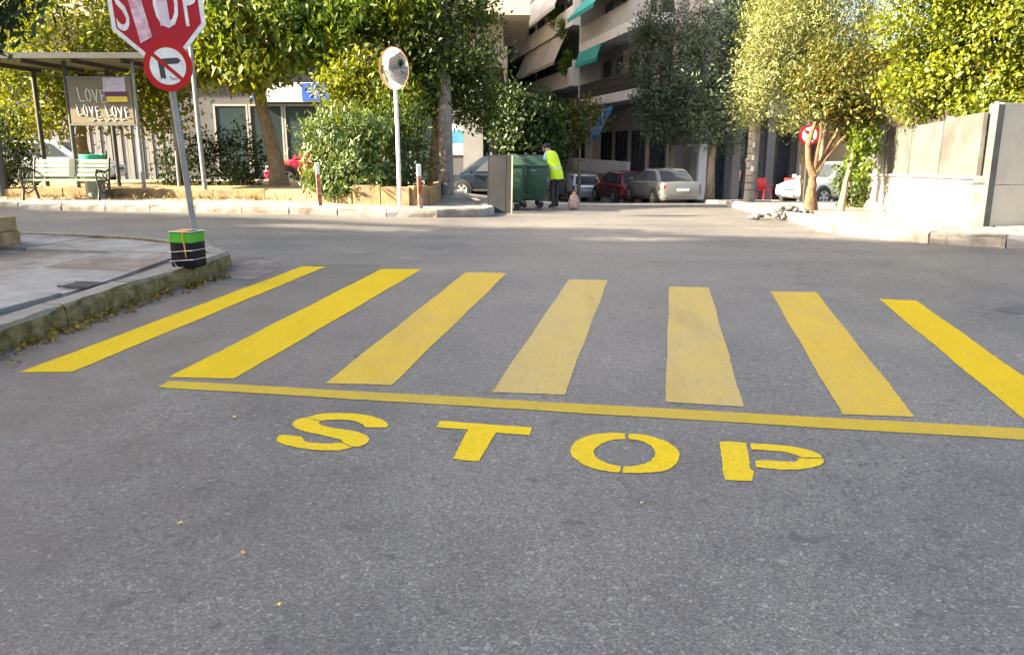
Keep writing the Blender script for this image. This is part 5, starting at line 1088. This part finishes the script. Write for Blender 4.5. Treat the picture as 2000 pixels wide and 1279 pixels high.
tree('street_tree', 'large bright yellow green tree spreading over the garden wall', 'tree', on(9.6, 15.6, .1), [(0, 0, 0), (.05, 0, 1.2), (-.1, 0, 2.2)], .17, [(8.7, 14.9, 3.3, 1.5, 1.1, 1.5), (9.9, 14.0, 3.6, 1.6, 1.2, 1.6), (7.7, 15.2, 3.8, 1.0, .9, 1.3), (10.6, 13.6, 2.7, 1.4, 1.0, 1.0), (8.6, 15.0, 5.0, 1.8, 1.2, 1.2), (7.6, 15.2, 2.5, .7, .6, .6), (8.6, 14.2, 2.2, .9, .6, .5), (10.2, 13.2, 2.2, .9, .6, .45)], 52, 32, .17, .10, .55, 'lf_yellow', 'bark', 47, 14, .35)

# ---- loose leaves and litter on the road
def flat_leaf(x, y, s, m, label, seed):
    r = random.Random(seed); mb = MB(); a = r.uniform(0, 6); z = g(x, y) + .008
    pts = [(math.cos(q) * s * (1 if k % 2 else .62), math.sin(q) * s * .5, .006 * r.random()) for k, q in enumerate([i * math.pi / 4 for i in range(8)])]
    mb.add([(0, 0, .004)] + pts, [(0, i + 1, (i + 1) % 8 + 1) for i in range(8)]); o = mb.build('fallen_leaf', m, None); o.location = (x, y, z); o.rotation_euler = (0, 0, a)
    return tag(o, label, 'leaf', 'fallen leaves on the road')
for k, (x, y, s, m) in enumerate(((-1.47, 3.99, .018, 'poster_y'), (-1.29, 2.83, .014, 'poster_y'), (-.97, 2.61, .016, 'orange'), (-.75, 2.29, .012, 'poster_y'), (.53, 3.0, .01, 'poster_y'))):
    flat_leaf(x, y, s, m, 'small fallen yellow leaf lying on the grey road', k)
lr = np.random.default_rng(5); ctr = []
for k in range(300):
    yy = lr.uniform(4.6, 8.2); e0 = -3.5 + (yy - 5.3) * .115 + (.12 if yy > 7.4 else 0); xx = e0 + abs(lr.normal(0, .09)) + .02; ctr.append((xx, yy, g(xx, yy) + .012))
o = leaf_mesh('leaf_litter', ctr, 3, .02, .045, .5, 'lf_litter', None, 6, 0); o['kind'] = 'stuff'; o['label'] = 'brown leaf litter lying along the mossy kerb'; o['category'] = 'leaf litter'
ctr = []
for k in range(700):
    xx = lr.uniform(-12, -2); f = (xx + 10) / 4.6; yy = (18.7 - .14 * (xx + 10)) - lr.uniform(.05, 2.2) + (lr.uniform(.3, 2.5) if lr.random() < .5 else 0); ctr.append((xx, yy, g(xx, yy) + .15))
o = leaf_mesh('dry_grass', [c for c in ctr if c[1] > 17.4], 8, .05, .12, .12, 'lf_litter', None, 8, -.6); o['kind'] = 'stuff'; o['label'] = 'dry straw coloured grass on the sunny verge'; o['category'] = 'grass'
